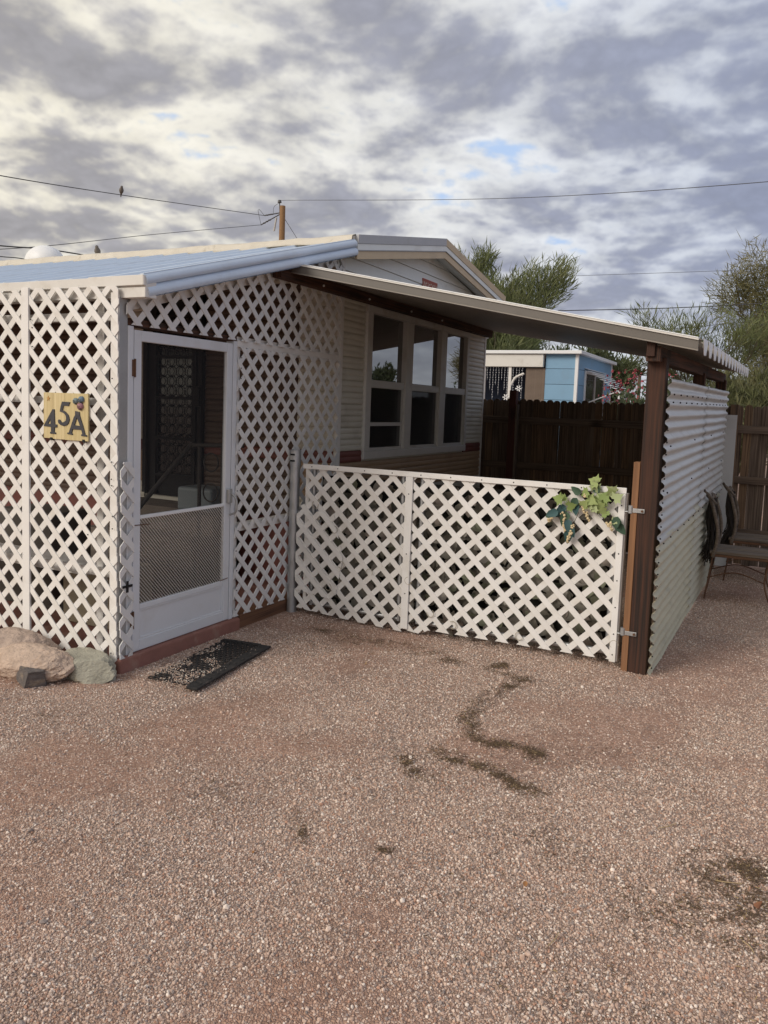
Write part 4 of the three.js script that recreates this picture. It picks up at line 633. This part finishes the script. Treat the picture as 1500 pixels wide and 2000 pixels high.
// ---------------------------------------------------------------- rustic chairs behind the corrugated wall
function chair(pos, label) {
  const c = thing('twig_chair', label, 'chair', pos, 'rustic chairs beside the corrugated wall'), r = rng(Math.round(pos[2] * -100));
  const legs = [[[0.02, 0.43, -0.02], [-0.03, 0, 0.0]], [[0.02, 0.43, -0.5], [-0.05, 0, -0.52]], [[0.5, 0.41, -0.02], [0.47, 0.2, 0.0], [0.53, 0, 0.02]], [[0.5, 0.41, -0.5], [0.47, 0.2, -0.5], [0.53, 0, -0.53]]];
  for (const l of legs) part(c, 'leg', tube(l, 0.0085, 14, 6), M.rust);
  part(c, 'stretcher', tube([[-0.02, 0.2, -0.02], [0.22, 0.27, -0.02], [0.48, 0.2, -0.01]], 0.006, 14, 5), M.rust); part(c, 'stretcher', tube([[-0.02, 0.2, -0.5], [0.22, 0.27, -0.5], [0.48, 0.2, -0.5]], 0.006, 14, 5), M.rust); part(c, 'stretcher', tube([[0.0, 0.22, -0.02], [-0.01, 0.28, -0.26], [0.0, 0.22, -0.5]], 0.006, 14, 5), M.rust);
  part(c, 'seat_frame', bx(0.0, 0.52, 0.405, 0.43, -0.53, 0.005, 'x', 0.006), M.rust);
  for (let k = 0; k < 4; k++) { const w = 0.134, z = -0.53 + k * 0.136; const m = part(c, 'seat_plank', bx(-0.01, 0.56, 0.432, 0.455 + 0.004 * (k % 2), z, z + w - 0.008, 'x', 0.005), M.greyWood); }
  part(c, 'back_branch', tube([[0.02, 0.4, 0.0], [0.05, 0.62, 0.01], [0.0, 0.84, -0.01], [-0.06, 0.98, -0.06]], 0.017, 20, 7), M.greyWood); part(c, 'back_branch', tube([[0.02, 0.4, -0.52], [0.04, 0.64, -0.53], [-0.01, 0.86, -0.5], [-0.05, 0.95, -0.46]], 0.017, 20, 7), M.greyWood);
  part(c, 'top_branch', tube([[-0.1, 1.02, -0.02], [-0.06, 0.95, -0.1], [-0.04, 0.93, -0.3], [-0.06, 0.95, -0.52]], 0.014, 20, 7), M.greyWood); part(c, 'top_branch', tube([[-0.08, 0.99, -0.1], [-0.02, 0.94, -0.01], [0.02, 0.9, 0.04]], 0.012, 14, 7), M.greyWood);
  const tw = []; for (let i = 0; i < 90; i++) { const z = -0.02 - r() * 0.48, b = 0.3 + r() * 0.16, x = (r() - 0.5) * 0.06; tw.push(tube([[x - 0.03, 0.93 - r() * 0.06, z + (r() - 0.5) * 0.05], [x - 0.03 + (r() - 0.5) * 0.05, 0.75, z + (r() - 0.5) * 0.07], [x + (r() - 0.5) * 0.05, 0.56, z + (r() - 0.5) * 0.07], [x - 0.02 - r() * 0.08, b, z + (r() - 0.5) * 0.1]], 0.0045, 8, 4)); }
  part(c, 'woven_twigs', merge(tw), std({ color: col(0.025, 0.019, 0.015), roughness: 0.95 })).userData.kind = 'stuff';
}
chair([3.02, 0, -4.42], 'nearer rustic twig-back chair with weathered plank seat'); chair([3.12, 0, -5.45], 'farther rustic twig-back chair close to the picket fence');

// ---------------------------------------------------------------- neighbour: blue mobile home
{
  const n = thing('blue_mobile_home', 'light blue neighbouring mobile home with white roof trim beyond the fence', 'mobile home');
  const blue = [0, 1].map((i) => std({ map: mottled([[0.20, 0.36, 0.52], [0.185, 0.335, 0.49]][i], 0.05, [0.18, 0.27, 0.36], 0.3, 65 + i, 2), roughness: 0.6 })), deep = std({ color: col(0.02, 0.035, 0.075), roughness: 0.8 });
  part(n, 'core', bx(-7, -0.22, 0.02, 2.86, -15.6, -13.6), deep); part(n, 'core', bx(-0.84, -0.22, 0.02, 2.86, -13.6, -12.31), deep);
  for (let k = 0; k < 9; k++) { const y = 0.1 + k * 0.31, h = 0.302; if (y + h > 2.9) break; part(n, 'siding_board', bx(-0.84, -0.24, y, y + h, -12.31, -12.285 - 0.004, 'x'), blue[k % 2]); part(n, 'siding_board', bx(-0.22, -0.2, y, y + h, -15.6, -12.32, 'z'), blue[(k + 1) % 2]); }
  part(n, 'corner_trim', bx(-0.245, -0.185, 0, 2.86, -12.34, -12.272), M.whiteMetal); part(n, 'corner_trim', bx(-0.22, -0.185, 0, 2.86, -15.66, -15.6), M.whiteMetal);
  part(n, 'roof', bx(-7, -0.1, 2.862, 2.93, -15.75, -12.15, 'x', 0.01), M.whiteMetal); part(n, 'porch_beam', bx(-7, -0.87, 2.6, 2.855, -12.3, -12.2, 'x', 0.01), M.gutter);
  part(n, 'bamboo_blind', (() => { const gs = []; for (let k = 0; k < 90; k++) gs.push(new THREE.CylinderGeometry(0.011, 0.011, 0.4, 5).rotateZ(Math.PI / 2).translate(-1.04, 0.6 + k * 0.0222, -12.29)); return merge(gs); })(), std({ map: mottled([0.22, 0.17, 0.135], 0.3, [0.12, 0.09, 0.07], 0.5, 68, 0.4, 256), roughness: 0.9 }), 'brown woven bamboo blind').userData.kind = 'stuff';
  for (const x of [-1.56, -2.12]) part(n, 'porch_post', bx(x - 0.03, x + 0.03, 0, 2.6, -12.29, -12.23), M.trim);
  part(n, 'brace', tube([[-1.54, 2.22, -12.26], [-1.45, 2.38, -12.26], [-1.27, 2.47, -12.26]], 0.025, 14, 6), M.trim);
  const lamp = std({ color: col(0.6, 0.62, 0.66), roughness: 0.5 }), r = rng(3);
  for (let k = 0; k < 13; k++) { const x = -2.05 + k * 0.062, L = 0.25 + 0.5 * ((k * 7) % 5) / 5, gs = []; for (let i = 0; i < L / 0.05; i++) gs.push(new THREE.SphereGeometry(0.009, 5, 4).translate(x + (r() - 0.5) * 0.02, 2.58 - i * 0.05, -12.25)); gs.push(rod(V(x, 2.58, -12.25), V(x, 2.58 - L, -12.25), 0.002, 4)); part(n, 'icicle_string', merge(gs), lamp); }
  for (const [x, y] of [[-1.62, 1.98], [-1.44, 2.02], [-1.36, 2.16]]) { const gs = []; for (let i = 0; i < 3; i++) gs.push(new THREE.BoxGeometry(0.13, 0.022, 0.01).rotateZ(i * Math.PI / 3).translate(x, y, -12.22)); part(n, 'snowflake', merge(gs), M.whiteMetal); }
  const w = new THREE.Group(); w.name = 'window'; n.add(w); part(w, 'pane', bx(-0.199, -0.192, 1.5, 2.55, -14.75, -12.98), M.blackGloss);
  for (const [z0, z1, y0, y1] of [[-14.8, -12.93, 2.52, 2.58], [-14.8, -12.93, 1.47, 1.53], [-12.99, -12.93, 1.53, 2.52], [-14.8, -14.74, 1.53, 2.52], [-13.9, -13.84, 1.53, 2.52]]) part(w, 'frame', bx(-0.199, -0.17, y0, y1, z0, z1), M.whiteMetal);
  const a = new THREE.Group(); a.name = 'awning'; n.add(a);
  for (let k = 0; k < 9; k++) { const x = -0.17 + k * 0.082, y = 2.62 - k * 0.055; const g = new THREE.BoxGeometry(0.085, 0.008, 1.95); g.rotateZ(-0.3); g.translate(x, y, -13.87); part(a, 'louvre', g, M.whiteMetal); }
  part(a, 'arm', rod(V(-0.18, 1.9, -12.97), V(0.5, 2.18, -12.95), 0.012), M.whiteMetal); part(a, 'arm', rod(V(-0.18, 1.9, -14.77), V(0.5, 2.18, -14.8), 0.012), M.whiteMetal); part(a, 'valance', bx(0.5, 0.53, 2.02, 2.18, -14.85, -12.9), M.whiteMetal);
}

// ---------------------------------------------------------------- trees
const bark = std({ map: mottled([0.10, 0.085, 0.055], 0.25, [0.05, 0.04, 0.03], 0.5, 97, 0.6, 256), roughness: 0.95 });
function tree(name, label, pos, o) {
  const t = thing(name, label, o.cat || 'tree', pos, o.group), r = rng(o.seed), limbs = [], tips = [];
  const grow = (a, dir, len, rad, lvl) => {
    const n = 3; let p = a.clone(), d = dir.clone(); const pts = [p.clone()];
    for (let i = 0; i < n; i++) { d.add(V((r() - 0.5) * 0.35, (o.lift ?? 0.12) + (r() - 0.5) * 0.2, (r() - 0.5) * 0.35)).normalize(); p = p.clone().addScaledVector(d, len / n); pts.push(p); if (lvl >= o.levels - 1) tips.push([p.clone(), d.clone()]); }
    for (let i = 0; i < n; i++) limbs.push(rod(pts[i], pts[i + 1], rad * (1 - i * 0.2), lvl < 2 ? 8 : 5, rad * (0.8 - i * 0.2)));
    if (lvl < o.levels) { const kids = lvl === 0 ? o.fork : 3 + Math.floor(r() * 2); for (let k = 0; k < kids; k++) { const az = (k + r() * 0.7) / kids * 6.283, sp = o.spread * (0.6 + 0.7 * r()), side = V(Math.cos(az), 0, Math.sin(az)), nd = d.clone().multiplyScalar(1).addScaledVector(side, sp).normalize(); grow(pts[1 + Math.floor(r() * 2.99)], nd, len * (0.62 + 0.25 * r()), rad * 0.55, lvl + 1); } }
  };
  grow(V(0, -0.05, 0), V(0.05 * (o.lean || 0), 1, 0).normalize(), o.trunk, o.rad, 0);
  part(t, 'trunk', merge(limbs), bark);
  // leaf sprays: thin blades that leave each tip and leave gaps between
  const bins = o.colors.map(() => ({ p: [], n: [] }));
  for (const [p, d] of tips) {
    const b = bins[Math.floor(r() * bins.length)], sprig = o.sprig;
    for (let s = 0; s < o.blades; s++) {
      let dx = d.x * 0.8 + (r() - 0.5) * 1.7, dy = d.y * 0.8 + (r() - 0.5) * 1.4 + (o.up ?? 0.35), dz = d.z * 0.8 + (r() - 0.5) * 1.7; const l = 1 / Math.hypot(dx, dy, dz); dx *= l; dy *= l; dz *= l;
      const L = sprig * (0.5 + 0.8 * r()), w = o.width * (0.35 + 0.3 * r()), x = p.x + (r() - 0.5) * o.fuzz, y = p.y + (r() - 0.5) * o.fuzz, z = p.z + (r() - 0.5) * o.fuzz, ux = r() - 0.5, uy = r() - 0.5, uz = r() - 0.5;
      let sx = dy * uz - dz * uy, sy = dz * ux - dx * uz, sz = dx * uy - dy * ux; const q = w / (Math.hypot(sx, sy, sz) + 1e-6); sx *= q; sy *= q; sz *= q;
      const ex = x + dx * L, ey = y + dy * L, ez = z + dz * L, mx = x + dx * L * 0.5, my = y + dy * L * 0.5, mz = z + dz * L * 0.5;
      b.p.push(x, y, z, mx + sx, my + sy, mz + sz, ex, ey, ez, x, y, z, ex, ey, ez, mx - sx, my - sy, mz - sz);
    }
  }
  bins.forEach((b, i) => { const g = new THREE.BufferGeometry(); g.setAttribute('position', new THREE.Float32BufferAttribute(b.p, 3)); g.computeVertexNormals(); part(t, 'crown', g, new THREE.MeshPhysicalMaterial({ color: col(...o.colors[i]), roughness: 0.9, transmission: 0.3, thickness: 0, side: THREE.DoubleSide })); });
  return t;
}
const pv = { levels: 4, fork: 6, spread: 0.66, trunk: 1.6, rad: 0.11, blades: 26, sprig: 0.3, width: 0.02, fuzz: 0.34, colors: [[0.14, 0.165, 0.055], [0.17, 0.185, 0.07], [0.11, 0.135, 0.045]], group: 'desert trees beyond the fence' };
tree('palo_verde_tree', 'feathery green tree rising behind the gable of the cream mobile home', [-2.85, 0, -15.5], { ...pv, seed: 11, trunk: 1.88, lean: -1, blades: 40 });
tree('palo_verde_tree', 'large olive feathery tree at the right edge beyond the fence', [4.2, 0, -21.5], { ...pv, seed: 23, trunk: 2.35, sprig: 0.36, width: 0.02, fuzz: 0.6, rad: 0.14, up: -0.15, blades: 46, colors: [[0.18, 0.165, 0.065], [0.15, 0.145, 0.055], [0.20, 0.18, 0.075]] });
tree('palo_verde_tree', 'small thin-crowned tree between the blue home and the large right tree', [1.35, 0, -18.5], { ...pv, seed: 37, trunk: 1.75, rad: 0.08, blades: 9 });
tree('bushy_tree', 'dense green bushy tree behind the blue mobile home near the cream corner', [-4.6, 0, -19.5], { ...pv, seed: 41, trunk: 1.9, sprig: 0.24, width: 0.05, blades: 26, colors: [[0.075, 0.10, 0.03], [0.10, 0.13, 0.04]] });
tree('bushy_tree', 'lower bushy tree behind the awning of the blue mobile home', [-1.6, 0, -21], { ...pv, seed: 43, trunk: 1.2, sprig: 0.24, width: 0.045, blades: 22, colors: [[0.085, 0.11, 0.04], [0.11, 0.13, 0.05]] });
tree('desert_shrub', 'olive shrub at the fence line below the large right tree', [2.6, 0, -15.5], { ...pv, seed: 47, levels: 3, fork: 8, trunk: 1.05, rad: 0.05, blades: 60, sprig: 0.25, width: 0.03, cat: 'shrub', colors: [[0.10, 0.11, 0.035], [0.13, 0.13, 0.05]] });
tree('shade_tree', 'dark leafy tree mirrored in the left window pane', [11.6, 0, -25], { ...pv, seed: 53, trunk: 0.98, sprig: 0.25, width: 0.09, blades: 14, colors: [[0.045, 0.065, 0.025], [0.06, 0.08, 0.03]], group: 'trees across the street mirrored in the window' });
tree('shade_tree', 'dark leafy tree mirrored in the right window pane', [9.0, 0, -29.5], { ...pv, seed: 59, trunk: 0.9, sprig: 0.25, width: 0.09, blades: 14, colors: [[0.045, 0.065, 0.025], [0.06, 0.08, 0.03]], group: 'trees across the street mirrored in the window' });
{ // bougainvillea with red bracts
  const b = tree('bougainvillea', 'red flowering bougainvillea bush beside the blue mobile home', [1.15, 0, -11.2], { ...pv, seed: 61, levels: 3, fork: 7, trunk: 0.95, rad: 0.035, blades: 9, sprig: 0.1, width: 0.06, cat: 'shrub', group: undefined, colors: [[0.05, 0.075, 0.03], [0.07, 0.09, 0.035]] });
  const r = rng(9), p = []; for (let i = 0; i < 420; i++) { const a = r() * 6.28, q = 0.75 * Math.sqrt(r()), y = 1.35 + r() * 1.15; const g = leafGeo(0.05, 0.045, 0.02); g.rotateX(r() * 6); g.rotateY(r() * 6); g.translate(Math.cos(a) * q * (1.2 - 0.3 * y / 2), y, Math.sin(a) * q); p.push(g); } part(b, 'flowers', merge(p), leafM([0.30, 0.04, 0.06])).userData.kind = 'stuff';
}
for (const [x, y, z, l] of [[-7.4, 5.3, -58.8, 'tiny distant palm nearest the blue awning'], [-8.3, 5.4, -69.5, 'tinier distant palm right of the other palm']]) {
  const t = thing('palm_tree', l, 'tree', [x, 0, z], 'distant palms'); part(t, 'trunk', rod(V(0, -0.05, 0), V(0, y, 0), 0.2, 8, 0.13), bark);
  const fr = []; for (let k = 0; k < 22; k++) { const a = k * 2.4, u = 0.5 - (k % 5) * 0.25; const g = leafGeo(1.1, 0.35, 0.08); g.rotateX(1.2 - u * 0.9); g.rotateY(a); g.translate(0, y, 0); fr.push(g); } part(t, 'crown', merge(fr), leafM([0.07, 0.085, 0.035]));
}

// ---------------------------------------------------------------- utility pole, wires, birds
{
  const p = thing('utility_pole', 'wooden utility pole with insulators above the porch roof', 'utility pole', [-13.95, 0, -22.03]);
  part(p, 'pole', rod(V(0, -0.1, 0), V(0.0, 9.08, 0), 0.14, 12, 0.105), std({ map: woodTex([0.34, 0.20, 0.09], [0.17, 0.09, 0.04], 99, 0.8), roughness: 0.85 }));
  const grey = std({ color: col(0.08, 0.08, 0.08), roughness: 0.6 });
  part(p, 'top_pin', rod(V(-0.1, 8.85, 0.03), V(-0.12, 9.22, 0.03), 0.02, 6), grey); part(p, 'insulator', new THREE.CylinderGeometry(0.06, 0.08, 0.09, 10).translate(-0.12, 9.25, 0.03), grey);
  for (const [y0, x, y1, z] of [[8.83, -0.62, 8.71, 0.28], [8.78, -0.72, 8.36, 0.35]]) { part(p, 'bracket', rod(V(-0.08, y0, 0.03), V(x, y1, z), 0.022, 6), grey); for (let k = 0; k < 3; k++) part(p, 'insulator', new THREE.CylinderGeometry(0.05, 0.05, 0.03, 8).translate(-0.08 + (x + 0.08) * (0.55 + k * 0.14), y0 + (y1 - y0) * (0.55 + k * 0.14), 0.03 + (z - 0.03) * (0.55 + k * 0.14)), grey); }
  part(p, 'fuse_cutout', rod(V(-0.28, 8.15, 0.12), V(-0.2, 8.65, 0.1), 0.035, 8), std({ color: col(0.45, 0.44, 0.42), roughness: 0.5 })); part(p, 'jumper', tube([[-0.12, 9.2, 0.03], [-0.3, 9.05, 0.12], [-0.32, 8.75, 0.14]], 0.008, 12, 4), grey); part(p, 'jumper', tube([[-0.62, 8.71, 0.28], [-0.85, 8.95, 0.36], [-0.72, 8.36, 0.35]], 0.008, 12, 4), grey);
  const wire = std({ color: col(0.06, 0.06, 0.062), roughness: 0.7 });
  const W = (pts, r, l) => solo('wire', tube(pts, r, 40, 5), wire, l, 'wire', 'overhead wires');
  W([[-9.9, 5.55, -5.0], [-10.917, 6.042, -7.607], [-13.316, 7.263, -13.269], [-14.57, 8.71, -21.75]], 0.011, 'overhead wire with a perched bird on the left');
  W([[-11.0, 4.1, -5.4], [-12.853, 5.181, -9.919], [-14.623, 6.827, -15.939], [-14.67, 8.36, -21.68]], 0.009, 'overhead wire running low left from the utility pole');
  W([[-14.07, 9.29, -22.0], [-3.673, 7.571, -18.14], [2.871, 6.481, -14.571], [6.5, 6.0, -12.5]], 0.008, 'thin overhead wire from the pole top to the right');
  W([[-7.4, 3.88, -4.1], [-7.218, 3.899, -4.751], [-7.018, 3.961, -5.42], [-6.763, 3.97, -6.2]], 0.011, 'thick black service cable above the porch roof at left'); W([[-7.3, 3.73, -4.3], [-7.206, 3.737, -4.74], [-7.192, 3.77, -5.089], [-7.1, 3.75, -5.5]], 0.008, 'lower black service cable beside the roof vent');
  W([[-3.33, 5.772, -20.375], [2.715, 6.265, -23.459], [6, 6.6, -25]], 0.006, 'faint upper wire over the right trees'); W([[-1.773, 4.259, -16.508], [0.633, 4.421, -17.732], [2.92, 4.643, -18.902], [5, 4.9, -20]], 0.012, 'dark wire crossing behind the carport roof at right'); W([[0.1, 3.8, -17.4], [0.559, 3.865, -17.638], [2.95, 4.233, -18.875], [5, 4.6, -20]], 0.007, 'lowest wire through the right tree');
  W([[-13.9, 8.63, -22.1], [-13.37, 7.82, -22.29], [-11.4, 4.8, -23]], 0.01, 'guy wire slanting down from the utility pole');
  const bird = (pos, s, ry, l) => { const b = thing('bird', l, 'bird', pos, undefined); b.rotation.y = ry; b.scale.setScalar(s); const g = std({ color: col(0.16, 0.145, 0.13), roughness: 0.9 });
    const L = new THREE.LatheGeometry(vec2([[0, -0.17], [0.012, -0.15], [0.02, -0.08], [0.045, -0.03], [0.055, 0.02], [0.045, 0.06], [0.028, 0.085], [0.03, 0.105], [0.024, 0.125], [0.0, 0.137]]), 14); L.rotateX(0.75); part(b, 'body', L.translate(0, 0.085, 0), g); part(b, 'beak', new THREE.ConeGeometry(0.006, 0.025, 6).rotateX(1.5).translate(0, 0.18, 0.105), M.black); for (const x of [-0.015, 0.015]) part(b, 'leg', rod(V(x, 0.0, 0), V(x, 0.06, 0), 0.003, 5), M.rust); };
  bird([-13.316, 7.275, -13.27], 1.15, 0.9, 'small dove perched on the overhead wire'); bird([-3.35, 3.218, -3.0], 0.62, 0.6, 'small bird standing on the roof edge');
}

scene.traverse((o) => { if (o.isMesh) { o.castShadow = true; o.receiveShadow = true; } });
renderer.render(scene, camera);
